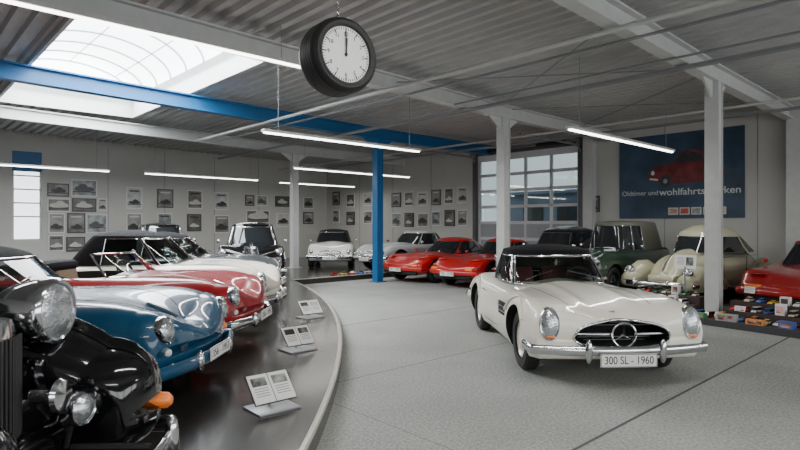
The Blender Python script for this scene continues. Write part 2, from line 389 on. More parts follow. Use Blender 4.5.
    for s in(-1,1): seat(root,-.5,s*.3,LEATH_R,z=.34,h=.56)
    MB().box((.2,0,.8),(.1,1.06,.16)).build('dashboard',P,root,bevel=.03)
    MB().tube([(-.05,0,1.14),(.02,0,1.12)],.02,8,r2=.05).build('mirror',CHROME,root)
roadster_hero()
# ------------------------------------------------------------ rounded rear-engined convertibles
K356=dict(zc=[(1.78,.57),(1.65,.65),(1.4,.75),(1.1,.82),(.8,.87),(.5,.90),(-.6,.92),(-1.0,.87),(-1.4,.76),(-1.7,.62),(-1.85,.5)],
     zf=[(1.78,.77),(1.65,.81),(1.4,.845),(1.0,.855),(.5,.85),(-.5,.84),(-1,.82),(-1.4,.73),(-1.7,.6),(-1.85,.5)],
     yf=[(1.83,.78),(1.2,.76),(.4,.7),(-1.2,.7),(-1.9,.6)],
     w=[(1.78,.80),(1.55,.825),(1.2,.83),(.5,.82),(-.5,.82),(-1.2,.825),(-1.6,.74),(-1.85,.6)],
     zm=[(1.9,.52),(0,.48),(-1.9,.42)], zb=[(1.83,.24),(1.2,.19),(-1.2,.19),(-1.85,.26)])
def tub_car(name,label,x,y,hd,P,pl,top,seatm=LEATH_B,z=.15,rim=None,open_=False,tall=0,bm_=CHROME):
    b=loft(K356,-1.82,1.72,(.26,.46,.10,.08,.50),(.14,.38,.25),NS=70,hi=2,e=.95).build('body',P); T0=bvh(b)
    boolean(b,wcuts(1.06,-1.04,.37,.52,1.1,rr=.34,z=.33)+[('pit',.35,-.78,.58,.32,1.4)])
    root=carroot(name,label,x,y,hd,z); b.parent=root
    wheels(root,1.06,-1.04,.66,.32,rim or CHROME,w=.16)
    for s in(-1,1):
        h=hit(T0,(4,s*.60,.63),(-1,0,0),(1.8,s*.6,.60))
        headlight(root,h.x-.025,s*.61,.64,.112,bucket=P,L=.22,yaw=s*.05,pitch=-.2)
        h2=hit(T0,(4,s*.60,.46),(-1,0,0),(1.8,s*.6,.44))
        MB().lathe([(0,.03),(.02,.028),(.032,.012),(.034,-.02)],(h2.x,s*.60,.46),'x',18).build('indicator',AMBER if s>0 else WHITEP,root)
        h3=hit(T0,(4,s*.4,.43),(-1,0,0),(1.85,s*.4,.43))
        for k in range(4): MB().box((h3.x+.002,s*.4,.43+.016*k),(.012,.12,.005)).build('horn_grille_bar',CHROME,root,flat=True)
        seam(root,T0,[(.38,.8),(.4,.6),(.38,.3),(0,.27),(-.5,.27),(-.62,.5),(-.64,.7),(-.62,.82)],s)
        dh=T0.ray_cast(Vector((-.45,s*3,.69)),Vector((0,-s,0)))[0]
        if dh: MB().tube([(-.53,dh.y+s*.005,.69),(-.51,dh.y+s*.03,.69),(-.39,dh.y+s*.03,.69),(-.37,dh.y+s*.005,.69)],.009,8).build('door_handle',CHROME,root)
        MB().tube([(.52,s*.42,.92),(.42,s*.25,.98),(.40,s*.1,1.01)],.006,6).build('wiper',CHROME,root)
        P2=[]
        for i in range(13):
            xx=.66+.085*i; yy=s*.44*math.sqrt(max(0,1-((xx-.66)/1.03)**2.6))
            hh=T0.ray_cast(Vector((xx,yy,3)),Vector((0,0,-1)))[0]
            if hh: P2.append(hh)
        if len(P2)>3: MB().tube(P2,.0035,5).build('hood_seam',DARK,root)
    hh=[T0.ray_cast(Vector((xx,0,3)),Vector((0,0,-1)))[0] for xx in (1.4,1.5,1.6,1.68)]
    MB().tube([q+Vector((0,0,.012)) for q in hh if q],.011,8,r2=.016).build('hood_handle',CHROME,root)
    bumper(root,2.03,.83,.33,.15,h=.055,t=.03,over=.34,ends=.22,mt=bm_,oh=.09)
    bumper(root,-1.97,.72,.35,-.25,h=.055,t=.03,over=.34,ends=-.2,mt=bm_)
    if pl: plate(root,2.075,.36,pl,.46,.11)
    g=dict(zb=.84,zt=1.2+tall,base=(.62,-1.0-tall*3,.62),top=(.12,-.62-tall*3,.52),ws=56,side=[(60,100 if tall else 112)],rear=150,rt=.3,glass=GLASSC,roof=top or FABB,n=2.7,tg=.9,rh=.09,fr=.013)
    if open_:
        g['open']=True; g['zt']=1.15; g['top']=(.25,-.7,.55)
        MB().box((-.82,0,.93),(.34,1.12,.14)).build('folded_top',FABB,root,bevel=.055)
    greenhouse(root,g)
    steering(root,.12,.32,.83)
    for s in(-1,1): seat(root,-.35,s*.3,seatm,z=.32,h=.55)
    MB().box((.36,0,.76),(.1,1.04,.18)).build('dashboard',P,root,bevel=.03)
    return root
CX,CY,RR=-25.6,4.5,25.0
BLUE=paint('petrol_blue',(.006,.065,.14)); RED=paint('deep_red',(.30,.006,.012)); IV=paint('cream',(.78,.75,.66)); SIL=paint('dark_slate',(.05,.055,.06))
tub_car('convertible_car','petrol-blue rounded sports convertible between the black vintage car and the red one',-3.68,5.1,(1,-.04),BLUE,'356 - 1953',FABB,rim=BLUE,bm_=BLUE)
tub_car('convertible_car','dark red open sports convertible with its top folded beside the blue one',-3.76,7.12,(1,-.02),RED,'356 - 1955',None,rim=RED,open_=True,seatm=LEATH_B)
tub_car('convertible_car','cream rounded sports convertible with tall black soft top beyond the red one',-3.98,9.15,(1,.02),IV,'356 - 1958',FABB,rim=IV,tall=.10)
tub_car('convertible_car','dark slate rounded sports convertible beyond the cream one',-4.4,11.15,(1,.06),SIL,'1956',FABB,rim=SIL,tall=.05)
# ------------------------------------------------------------ vintage car with separate fenders
def pontoon(P,x0,x1,y,w,top,zb,front=(.05,.4,.0),rear=(.05,.3,.0),hi=1,zmk=.55,yf=.5):
    K=dict(zc=top,zf=[(a,b-.05) for a,b in top],yf=[(0,yf)],w=[(x0,w*.75),(x0+.25,w),(x1-.3,w),(x1,w*.86)],zm=[(a,zb+(b-zb)*zmk) for a,b in top],zb=[(0,zb)])
    return loft(K,x0,x1,front,rear,NS=44,yoff=y,e=.95,hi=hi)
def vintage(label,x,y,hd,P,z=.15,top=None,name='vintage_car'):
    root=carroot(name,label,x,y,hd,z)
    K=dict(zc=[(1.45,1.00),(1.0,1.04),(.45,1.08),(-.6,1.08),(-1.3,1.0),(-1.8,.75),(-2.05,.5)],zf=[(1.45,.95),(1.0,.98),(.45,1.00),(-.6,1.02),(-1.3,.92),(-1.8,.65),(-2.05,.45)],
      yf=[(1.45,.55),(.5,.75),(-2,.7)],w=[(1.45,.27),(1.0,.38),(.5,.58),(.2,.66),(-1.0,.68),(-1.6,.62),(-2.05,.45)],zm=[(1.45,.75),(.3,.7),(-2,.5)],zb=[(0,.28)])
    loft(K,-2.0,1.42,(.06,.75,.05),(.1,.45,.1),NS=48).build('body',P,root)
    C=dict(zc=[(1.60,.50),(1.5,.62),(1.3,.74),(1.0,.80),(.5,.82)],zf=[(1.60,.48),(1.5,.60),(1.3,.72),(1.0,.78),(.5,.8)],yf=[(0,.85)],w=[(0,.58)],zm=[(0,.44)],zb=[(0,.3)])
    loft(C,.5,1.60,(.08,.40,.0),(.05,.5,0),NS=20).build('front_apron',P,root)
    gx=1.36; gs=[]
    for t in range(13):
        zz=.40+.64*t/12; ww=.20*(.72+.28*math.sin(PI*min(1,t/12*.62+.2)))*(1 if t<10 else (1-.35*((t-9)/3)**2)); gs.append([Vector((gx+.15,-ww,zz)),Vector((gx+.23,-ww*.6,zz)),Vector((gx+.26,0,zz)),Vector((gx+.23,ww*.6,zz)),Vector((gx+.15,ww,zz)),Vector((gx,ww*.9,zz)),Vector((gx,-ww*.9,zz))])
    g=MB().rings(gs).build('grille_shell',CHROME,root,ang=50)
    for k in range(-6,7): MB().tube([(gx+.268-.06*abs(k/7)**1.6,k*.023,.44),(gx+.268-.06*abs(k/7)**1.6,k*.023,.96)],.008,5).build('grille_bar',BLACKP,g)
    tops=[(1.96,.66),(1.84,.80),(1.70,.90),(1.52,.97),(1.28,.98),(1.0,.90),(.7,.70),(.4,.44)]
    wf=[(-.75,.36),(-.9,.55),(-1.1,.72),(-1.4,.80),(-1.7,.74),(-1.95,.58),(-2.1,.42)]
    for s in(-1,1):
        f=pontoon(P,.4,1.78,s*.60,.30,tops,.25,front=(.24,.48,.08,.16,.52),hi=2,zmk=.6,yf=.12).build('front_fender',P,ang=60); boolean(f,[('wheel',1.42,s*.70,s*1.2,.33,.36)]); f.parent=root
        f.data.set_sharp_from_angle(angle=math.radians(60))
        f=pontoon(P,-2.05,-.75,s*.62,.22,wf,.26).build('rear_fender',P); boolean(f,[('wheel',-1.42,s*.56,s*1.2,.33,.38)]); f.parent=root
        MB().box((-.2,s*.72,.3),(1.25,.24,.04)).build('running_board',BLACKP,root,bevel=.012)
        hl=headlight(root,1.58,s*.395,1.03,.165,bucket=CHROME,L=.32)
        MB().tube([(1.46,s*.40,.9),(1.44,s*.42,.7)],.03,10).build('headlight_stalk',P,hl)
        fl=headlight(root,1.78,s*.28,.56,.085,bucket=CHROME,L=.10,yaw=-.2*s); fl.name='fog_light'
        MB().tube([(1.74,s*.28,.49),(1.7,s*.30,.36)],.014,8).build('bracket',BLACKP,fl)
        MB().lathe([(0,.07),(.025,.065),(.045,.04),(.050,-.08)],(2.0,s*.70,.47),'x',18).build('indicator',AMBER,root)
        MB().tube([(1.7,s*.35,.34),(2.1,s*.35,.34)],.02,6).build('bumper_bracket',BLACKP,root)
    MB().lathe([(0,.06),(.02,.058),(.07,.05),(.08,.03),(.03,-.02),(.03,-.1),(0,-.12)],(1.74,.13,.67),'x',24).build('horn',CHROME,root)
    wheels(root,1.42,-1.42,.70,.34,P)
    bumper(root,2.16,.8,.30,.12,h=.05,t=.022,over=.58,ends=.2,oh=.12); bumper(root,-2.3,.75,.4,-.15,over=.5,ends=-.2)
    greenhouse(root,dict(zb=1.0,zt=1.43,base=(.45,-1.35,.63),top=(.2,-1.0,.53),ws=50,side=[(57,88),(93,125)],rear=155,rt=.35,glass=GLASSD,roof=top or P,n=3.0,tg=.82,rh=.12,fr=.01,frm=P))
    return root
BLK=paint('black',(.004,.004,.005),.12)
vintage('large black vintage car with free-standing chrome headlights in the near left corner',-3.37,2.5,(1,0),BLK)
# ------------------------------------------------------------ pale green rounded small car
def beetle():
    P=paint('pastel_green',(.44,.43,.30)); x,y=uv(2.68,1.05)[:2]
    root=carroot('small_car','pale green rounded small car below the blue banner, behind a white column',x,y,(-.83,-.56),.1)
    K=dict(zc=[(1.58,.60),(1.4,.82),(1.1,.96),(.7,1.02),(-.9,1.02),(-1.3,.95),(-1.6,.78),(-1.85,.5)],zf=[(1.58,.54),(1.4,.72),(1.1,.84),(.7,.90),(-.9,.95),(-1.3,.82),(-1.6,.65),(-1.85,.44)],
      yf=[(0,.5)],w=[(1.58,.30),(1.3,.42),(.8,.55),(.4,.62),(-.8,.62),(-1.3,.54),(-1.85,.35)],zm=[(1.7,.5),(0,.6),(-1.85,.42)],zb=[(0,.24)])
    loft(K,-1.82,1.58,(.14,.42,.1),(.1,.4,.1),NS=44,hi=2).build('body',P,root)
    ft=[(1.80,.56),(1.68,.70),(1.48,.78),(1.2,.78),(.9,.66),(.65,.46),(.5,.34)]; rt=[(-.55,.34),(-.7,.55),(-.95,.74),(-1.25,.81),(-1.55,.72),(-1.8,.5)]
    for s in(-1,1):
        f=pontoon(P,.5,1.76,s*.60,.22,ft,.24,front=(.18,.40,.1,.2,.62),yf=.15,hi=2).build('front_fender',P); boolean(f,[('wheel',1.2,s*.6,s*1.2,.31,.35)]); f.parent=root
        f=pontoon(P,-1.76,-.55,s*.61,.22,rt,.24,rear=(.16,.36,0),yf=.15,hi=2).build('rear_fender',P); boolean(f,[('wheel',-1.2,s*.6,s*1.2,.31,.34)]); f.parent=root
        MB().box((0,s*.70,.27),(1.2,.2,.04)).build('running_board',BLACKP,root,bevel=.012)
        headlight(root,1.80,s*.61,.60,.095,bucket=P,L=.25,pitch=-.3)
        MB().tube([(.6,s*.59,.86),(-.2,s*.635,.87),(-1,s*.60,.87)],.008,6).build('side_trim',CHROME,root)
        MB().tube([(.42,s*.615,.86),(.45,s*.63,.6),(.38,s*.60,.32)],.006,5).build('door_seam',DARK,root)
        MB().tube([(-.52,s*.625,.86),(-.5,s*.63,.6),(-.5,s*.60,.34)],.006,5).build('door_seam',DARK,root)
    wheels(root,1.2,-1.2,.70,.32,P)
    bumper(root,2.04,.76,.36,.2,over=.35,ends=.15); bumper(root,-2.02,.7,.38,-.2,over=.35,ends=-.15)
    MB().tube([(1.05,0,.985),(1.3,0,.90),(1.5,0,.75),(1.62,0,.58)],.01,8).build('hood_trim',CHROME,root)
    greenhouse(root,dict(zb=.93,zt=1.36,base=(.66,-1.5,.61),top=(.38,-.65,.53),rc=.75,ws=46,side=[(54,95),(101,128)],rear=160,rt=.45,roof=P,n=2.5,tg=.80,rh=.18,fr=.01))
beetle()
# ------------------------------------------------------------ generic cars
def generic(name,label,loc,hd,P,L=4.3,W=.84,hood=.86,deck=.9,roofz=1.27,cab=(.55,-1.25,.05,-.75),roof=None,z=.15,grille='low',plt='',sq=.85,rim=None,style='cap',hl='round',open_=False,nose=.6,wb=(1.3,-1.2),R=.32,windows=None,rear=150,rh=.07,nn=3.0,ft=1.0):
    xf=L/2-.12; xr=-xf
    K=dict(zc=[(xf,nose-.02),(xf-.4,nose+(hood-nose)*.5),(cab[0]+.1,hood+.03),(cab[1],deck+.02),(xr+.3,deck-.06),(xr,deck-.18)],
      zf=[(xf,nose+.08*ft),(xf-.4,nose+.04+(hood-nose)*.7),(cab[0]+.1,hood-.03),(cab[1],deck-.04),(xr+.3,deck-.08),(xr,deck-.2)],
      yf=[(0,.82)],w=[(xf,W*.93),(xf-.5,W*.98),(0,W),(xr+.5,W*.97),(xr,W*.86)],zm=[(xf,.5),(0,.56),(xr,.54)],zb=[(xf,.28),(1,.2),(-1,.2),(xr,.3)])
    b=loft(K,xr,xf,(.12,.46,.14,.08,.65),(.1,.5,.1),NS=44,e=sq).build('body',P); T=bvh(b)
    boolean(b,wcuts(wb[0],wb[1],R+.05,W-.3,1.3,z=R+.01)); root=carroot(name,label,loc[0],loc[1],hd,z); b.parent=root
    wheels(root,wb[0],wb[1],W-.13,R,rim or P,style,w=.19)
    def fx(y,zz): return hit(T,(4,y,zz),(-1,0,0),(xf,y,zz)).x
    if grille=='upright':
        gx=fx(0,.6); gs=[]
        for t in range(9):
            zz=.46+.52*t/8; ww=.19*(.85+.15*math.sin(PI*t/8))*(1 if t<7 else .9); gs.append([Vector((gx+.0,-ww,zz)),Vector((gx+.06,-ww*.6,zz)),Vector((gx+.08,0,zz)),Vector((gx+.06,ww*.6,zz)),Vector((gx+.0,ww,zz)),Vector((gx-.5,ww*.9,zz)),Vector((gx-.5,-ww*.9,zz))])
        g=MB().rings(gs).build('grille_shell',CHROME,root,ang=50)
        for k in range(-5,6): MB().tube([(gx+.088-.04*abs(k/6)**1.6,k*.026,.50),(gx+.088-.04*abs(k/6)**1.6,k*.026,.93)],.009,5).build('grille_bar',BLACKP,g)
        emblem(root,gx,0,1.03,.035)
    elif grille=='oval' or grille=='tall':
        gw,gh,gz=(.36,.09,.52) if grille=='oval' else (.26,.15,.6)
        ring=[Vector((fx(y,q)+.01,y,q)) for y,q in [(gw*math.copysign(abs(math.cos(a))**.6,math.cos(a)),gz+gh*math.copysign(abs(math.sin(a))**.6,math.sin(a))) for a in [2*PI*i/40 for i in range(40)]]]
        g=MB().tube(ring,.016,8,closed=True).build('grille_surround',CHROME,root)
        MB().add(ring,[tuple(range(40))]).build('grille_mesh',DARK,g,flat=True)
        MB().tube([(fx(0,gz)+.02,-gw*.95,gz),(fx(0,gz)+.025,0,gz),(fx(0,gz)+.02,gw*.95,gz)],.012,8).build('grille_bar',CHROME,g)
        emblem(root,fx(0,gz)+.04,0,gz,.08)
    else:
        MB().tube([(fx(y,.34)-.01,y,.30) for y in [W*.75*k/6 for k in range(-6,7)]],.045,8,r2=.06).build('air_intake',DARK,root)
    for s in(-1,1):
        yy=s*W*.76; zz=nose-.02 if hl!='bar' else .5
        if hl=='round': headlight(root,fx(yy,zz)-.02,yy,zz,.09,bucket=P,L=.15,yaw=s*.08,pitch=-.1)
        else:
            MB().box((fx(yy*.9,.5)+.0,yy*.9,.5),(.05,.26,.06)).build('indicator',AMBER,root,bevel=.012)
            hq=hit(T,(xf-.28,yy*.9,3),(0,0,-1),(xf-.28,yy,.7)); MB().box((xf-.28,yy*.9,hq.z-.005),(.2,.26,.02)).build('headlight_lid',P,root,bevel=.006)
        seam(root,T,[(cab[0]-.1,hood-.05),(cab[0]-.08,.5),(cab[0]-.1,.28),(0,.26),(cab[0]-1.15,.28),(cab[0]-1.2,.6),(cab[0]-1.18,hood-.05)],s)
        MB().box((xr-.06,s*W*.66,.62),(.05,.2,.1)).build('tail_light',REDL,root,bevel=.012)
        MB().box((cab[0]-.2,s*(W+.03),hood+.05),(.07,.08,.08)).build('mirror',P if hl=='bar' else CHROME,root,bevel=.02)
    ch=CHROME if hl=='round' else P
    bumper(root,xf+.16,W*.96,.41,.17,h=.06,t=.03,ends=.2,mt=ch,over=.4 if hl=='round' else None); bumper(root,xr-.16,W*.92,.42,-.16,h=.06,t=.03,ends=-.2,mt=ch)
    if plt is not None: plate(root,xf+.21,.38,plt,.46,.11)
    greenhouse(root,dict(zb=min(hood,deck)-.05,zt=roofz-.08,base=(cab[0],cab[1],W*.83),top=(cab[2],cab[3],W*.64),ws=52,side=windows or [(57,100),(105,130)],rear=rear,rt=.2,roof=roof or P,n=nn,tg=.88,rh=rh,fr=.01,frm=CHROME if hl=='round' else BLACKP))
    return root
RD=paint('signal_red',(.48,.006,.006)); RD2=paint('dark_signal_red',(.30,.008,.008)); WH=paint('white',(.78,.78,.74)); SV=paint('silver',(.42,.44,.45)); DG=paint('bottle_green',(.010,.032,.018)); DK=paint('anthracite',(.015,.017,.02))
ALLOY=mat('alloy',(.5,.5,.52),.3,.8,noise=.04)
nA=(-A.x,-A.y)
p=uv(2.3,8.2); generic('sports_coupe','red sports coupe beside the blue column',p,nA,RD,L=4.2,W=.86,hood=.80,deck=.86,roofz=1.26,cab=(.7,-1.5,.0,-.75),z=0,hl='bar',style='spoke',rim=ALLOY,nose=.56,plt='944 - 1986',sq=.7,ft=.3)
p=uv(2.3,6.25); generic('sports_coupe','red sports coupe to the right of the first one, behind the white roadster',p,nA,RD,L=4.2,W=.82,hood=.80,deck=.86,roofz=1.28,cab=(.6,-1.55,.0,-.6),z=0,hl='bar',style='spoke',rim=ALLOY,nose=.58,plt='928 - 1979',sq=.7,ft=.5)
p=uv(2.42,-1.12); generic('sports_coupe','low dark red sports coupe at the right edge next to the model cars',p,nA,RD2,L=4.4,W=.90,hood=.78,deck=.9,roofz=1.28,cab=(.35,-1.7,-.40,-.95),z=.1,hl='bar',style='spoke',rim=ALLOY,nose=.54,plt=None,sq=.5,ft=.2,nn=4)
p=uv(2.6,4.56); generic('estate_car','dark anthracite high-roofed car in front of the glazed roller door',p,nA,DK,L=4.1,W=.70,hood=.95,deck=.98,roofz=1.46,cab=(.7,-1.8,.3,-1.3),z=.1,hl='round',nose=.75,rh=.12)
p=uv(2.3,2.93); generic('convertible_car','bottle green vintage convertible with olive canvas top beside the pale green car',p,nA,DG,L=4.1,W=.72,hood=.98,deck=1.0,roofz=1.66,cab=(.30,-1.7,.22,-1.55),roof=FABG,z=.1,hl='round',nose=.80,sq=.8,grille='tall',windows=[(56,84)],rh=.05,nn=4.2)
p=uv(3.05,10.5); generic('coupe','silver two-door coupe left of the blue column',p,nA,SV,L=4.2,W=.82,hood=.86,deck=.86,roofz=1.32,cab=(.6,-1.2,.1,-.75),grille='oval',plt='230 SL')
generic('convertible_car','white roadster facing the room at the back beside the white column',(-2.45,20.6),(.06,-1),WH,L=4.2,W=.80,hood=.86,deck=.86,roofz=1.34,cab=(.3,-1.0,-.1,-.7),grille='oval',roof=FABB,plt='190 SL')
generic('saloon_car','black upright saloon with tall chrome grille standing by the far white column',(-3.95,15.0),(.24,-.97),BLK,L=4.5,W=.82,hood=1.0,deck=1.0,roofz=1.56,cab=(.5,-1.4,.25,-1.15),grille='upright',plt='220 - 1955',nose=.86,sq=.75,rh=.08,nn=3.6)
generic('saloon_car','black vintage saloon behind the black upright one at the back',(-7.0,16.4),(.5,-.86),BLK,L=4.6,W=.84,hood=.98,deck=.98,roofz=1.55,cab=(.6,-1.4,.3,-1.1),grille='tall',plt='',nose=.8,sq=1.0)
# ------------------------------------------------------------ room shell
def floor_mat():
    m=bpy.data.materials.new('grey_carpet'); m.use_nodes=True; nt=m.node_tree; b=nt.nodes['Principled BSDF']; b.inputs['Roughness'].default_value=.75; b.inputs['Specular IOR Level'].default_value=.25
    tc=nt.nodes.new('ShaderNodeTexCoord'); sp=nt.nodes.new('ShaderNodeSeparateXYZ'); nt.links.new(tc.outputs['Object'],sp.inputs[0])
    def mth(op,a,bv):
        n=nt.nodes.new('ShaderNodeMath'); n.operation=op
        for i,q in enumerate((a,bv)):
            if q is None: continue
            if isinstance(q,(int,float)): n.inputs[i].default_value=q
            else: nt.links.new(q,n.inputs[i])
        return n.outputs[0]
    def line(s,off,per,w):
        q=mth('ADD',s,off+per*40); q=mth('MODULO',q,per); return mth('LESS_THAN',q,w)
    l=mth('MAXIMUM',line(sp.outputs[1],1.27,5.12,.028),mth('MULTIPLY',mth('MAXIMUM',line(sp.outputs[1],1.27,2.56,.024),line(sp.outputs[0],1.4,6.0,.012)),.55))
    n=nt.nodes.new('ShaderNodeTexNoise'); n.inputs['Scale'].default_value=38; n.inputs['Detail'].default_value=8; n.inputs['Roughness'].default_value=.7; nt.links.new(tc.outputs['Object'],n.inputs['Vector'])
    n2=nt.nodes.new('ShaderNodeTexNoise'); n2.inputs['Scale'].default_value=.8; nt.links.new(tc.outputs['Object'],n2.inputs['Vector'])
    ad=mth('ADD',mth('MULTIPLY',n.outputs['Fac'],.8),mth('MULTIPLY',n2.outputs['Fac'],.2))
    r=nt.nodes.new('ShaderNodeValToRGB'); r.color_ramp.elements[0].position=.38; r.color_ramp.elements[1].position=.62
    r.color_ramp.elements[0].color=(.19,.20,.19,1); r.color_ramp.elements[1].color=(.40,.41,.39,1); nt.links.new(ad,r.inputs['Fac'])
    mx=nt.nodes.new('ShaderNodeMix'); mx.data_type='RGBA'; nt.links.new(l,mx.inputs['Factor']); nt.links.new(r.outputs[0],mx.inputs['A']); mx.inputs['B'].default_value=(.08,.08,.08,1)
    nt.links.new(mx.outputs['Result'],b.inputs['Base Color']); return m
struct(MB().box((-5.3,4.7,-.05),(21.6,28.2,.1)).build('floor',floor_mat(),flat=True))
WM=mat('wall_panel',(.46,.46,.435),.6,noise=.03,nscale=2)
ZC=4.5
def zc_(u): return ZC-.02*min(u,0)
gv0,gv1,gz1=5.42,9.39,4.08
m=MB(); T_=.2
m.box((UM+T_/2,(gv0-9)/2,2.3),(T_,gv0+9,4.6)); m.box((UM+T_/2,(gv1+VM+.2)/2,2.3),(T_,VM+.2-gv1,4.6)); m.box((UM+T_/2,(gv0+gv1)/2,(gz1+4.6)/2),(T_,gv1-gv0,4.6-gz1))
struct(m.build('wall_right',WM,flat=True))
wa=wallpt(12,142,'left'); wb=wallpt(42,240,'left'); wu0,wu1,wz1,wz0=wa[0],wb[0],4.05,1.1
m=MB(); m.box(((wu0-16)/2,VM+.1,2.4),(wu0+16,.2,4.8)); m.box(((wu1+UM)/2,VM+.1,2.4),(UM-wu1,.2,4.8)); m.box(((wu0+wu1)/2,VM+.1,wz0/2),(wu1-wu0,.2,wz0)); m.box(((wu0+wu1)/2,VM+.1,(wz1+4.8)/2),(wu1-wu0,.2,4.8-wz1))
struct(m.build('wall_left',WM,flat=True))
m=MB(); m.box((-5.4,-9.1,.5),(21.6,.2,1.0)); m.box((-5.4,-9.1,4.0),(21.6,.2,1.8));  # open band in this unseen wall is shaped to let front fill in
for u in(-16,-10.7,-5.4,0,5.2): m.box((u,-9.1,2.1),(.4,.2,2.4))
struct(m.build('wall_rear',WM,flat=True))
struct(MB().box((-16.1,4.8,2.45),(.2,28,4.9)).build('wall_side',WM,flat=True))
for k in range(9): 
    v=-1.5+2.2*k
    if not(gv0-.1<v<gv1+.1): struct(MB().box((UM-.005,v,2.2),(.01,.02,4.4)).build('trim_1',GREYST,flat=True))
for k in range(10):
    u=UM-1.6-2.0*k
    if not(wu0-.1<u<wu1+.1): struct(MB().box((u,VM-.005,2.2),(.02,.01,4.4)).build('trim_2',GREYST,flat=True))
w=MB().box(((wu0+wu1)/2,VM+.08,wz0+.03),(wu1-wu0,.08,.06)).box(((wu0+wu1)/2,VM+.08,wz1-.03),(wu1-wu0,.08,.06)).box((wu0+.03,VM+.08,(wz0+wz1)/2),(.06,.08,wz1-wz0)).box((wu1-.03,VM+.08,(wz0+wz1)/2),(.06,.08,wz1-wz0))
for zz in(1.9,2.35,2.8,3.25): w.box(((wu0+wu1)/2,VM+.08,zz),(wu1-wu0,.08,.045))
w=struct(w.build('window_1',STEELW,flat=True))
MB().box(((wu0+wu1)/2,VM+.12,(wz0+wz1)/2),(wu1-wu0,.01,wz1-wz0)).build('pane',mat('glowing_pane',(.85,.88,.9),.5,emit=(.9,.95,1),es=2.6,noise=.12,nscale=3),w,flat=True)  # pane emits its own glow to imitate daylight outside
MB().box(((wu0+wu1)/2,VM+.04,3.72),(wu1-wu0-.02,.06,.66)).build('blind_box',BLUEST,w,flat=True)
# glazed roller door
gd=MB(); gw=gv1-gv0; xx=UM+.06
rows=[0,.55,1.1,1.65,2.2,2.75,3.3,3.85]; nc=4
for r in rows: gd.box((xx,(gv0+gv1)/2,r+.05),(.07,gw,.1))
for k in range(nc+1): gd.box((xx,gv0+.05+(gw-.1)*k/nc,1.95),(.07,.09,3.9))
gd.box((xx,(gv0+gv1)/2,gz1-.09),(.1,gw,.2))
D=struct(gd.build('door_1',mat('door_frame_white',(.6,.62,.63),.4,noise=.04),flat=True))
for i in range(len(rows)-1):
    for k in range(nc):
        c=(xx,gv0+.05+(gw-.1)*(k+.5)/nc,rows[i]+.325)
        MB().box(c,(.015,(gw-.1)/nc-.09,.45)).build('pane' if i>=3 else 'door_panel',GLASSC if i>=3 else mat('door_panel',(.3,.32,.34),.4,noise=.05),D,flat=True)
for v in(gv0-.08,gv1+.08):
    MB().box((UM-.05,v,2.1),(.1,.16,4.2)).build('door_track',mat('dark_track',(.09,.095,.10),.4,.3,noise=.05),D,flat=True)
    MB().tube([(UM-.08,v,3.85),(UM-.2,v,4.0),(UM-.5,v,4.03),(UM-3.2,v,4.03)],.03,8).build('door_track',GREYST,D)
    MB().box((UM-.15,v,4.18),(.26,.1,.3)).build('track_bracket',GREYST,D,flat=True)
MB().box((UM-.03,(gv0+gv1)/2,4.14),(.06,gw+.3,.16)).build('door_head',mat('dark_track',(.09,.095,.10)),D,flat=True)
MB().tube([(UM-.18,gv0,4.18),(UM-.18,gv1,4.18)],.03,10).build('spring_shaft',GREYST,D)
for v in(gv0+.9,gv1-.9): MB().tube([(UM-.18,v-.5,4.18),(UM-.18,v+.5,4.18)],.06,12).build('door_spring',BLACKP,D)
struct(MB().box((UM+6,7,-.06),(11.5,22,.1)).build('ground_outside',mat('asphalt',(.18,.18,.19),.9,noise=.2,nscale=5),flat=True))
o=roomo(MB().box((UM+9,8,1.6),(.3,14,3.2)).box((UM+8.9,8,3.25),(.7,14.4,.15)).build('neighbouring_building',mat('grey_render',(.16,.20,.27),.8,noise=.15,nscale=1),flat=True)); tag(o,'blue-grey building seen through the glazed roller door','building')
for k in range(6): MB().box((UM+8.83,3+2*k,2.2),(.04,1.2,1.0)).build('window',GLASSD,o,flat=True)
# ceiling deck
sk=(-8.4,-5.3,5.5,13.0)
m=MB(); pts=[]; u=-16.0
while u<UM+.2:
    for du,dz in((0,0),(.09,0),(.125,.07),(.215,.07)): pts.append((u+du,dz))
    u+=.25
def q(u0,z0,u1,z1,v0,v1): m.add([(u0,v0,z0),(u1,v0,z1),(u1,v1,z1),(u0,v1,z0)],[(0,1,2,3)])
for a,b_ in zip(pts[:-1],pts[1:]):
    z0=zc_(a[0])+a[1]; z1=zc_(b_[0])+b_[1]
    if sk[0]<=(a[0]+b_[0])/2<=sk[1]: q(a[0],z0,b_[0],z1,-9.2,sk[2]); q(a[0],z0,b_[0],z1,sk[3],VM+.2)
    else: q(a[0],z0,b_[0],z1,-9.2,VM+.2)
struct(m.build('ceiling',mat('deck_sheet',(.44,.445,.44),.55,.1,noise=.06,nscale=3),flat=True))
zs=4.6
DAY=mat('daylight_glow_panel',(.9,.93,.96),.6,emit=(.93,.97,1.0),es=7,noise=.03,nscale=2)  # emission in the sheet stands in for daylight through the skylight
cu=MB()
for u in(sk[0],sk[1]): cu.box((u,(sk[2]+sk[3])/2,zs+.25),(.06,sk[3]-sk[2],.55))
for v in(sk[2],sk[3]): cu.box(((sk[0]+sk[1])/2,v,zs+.25),(sk[1]-sk[0],.06,.55))
W=struct(cu.build('window_2',STEELW,flat=True))
def arc(v,r=1.0,n=20): c=(sk[0]+sk[1])/2; hw=(sk[1]-sk[0])/2; return [Vector((c-hw*math.cos(PI*i/n)*r,v,zs+.5+.75*math.sin(PI*i/n)*r)) for i in range(n+1)]
MB().rings([arc(sk[2]),arc(sk[3])],cap=True,closed=False).build('pane',DAY,W)
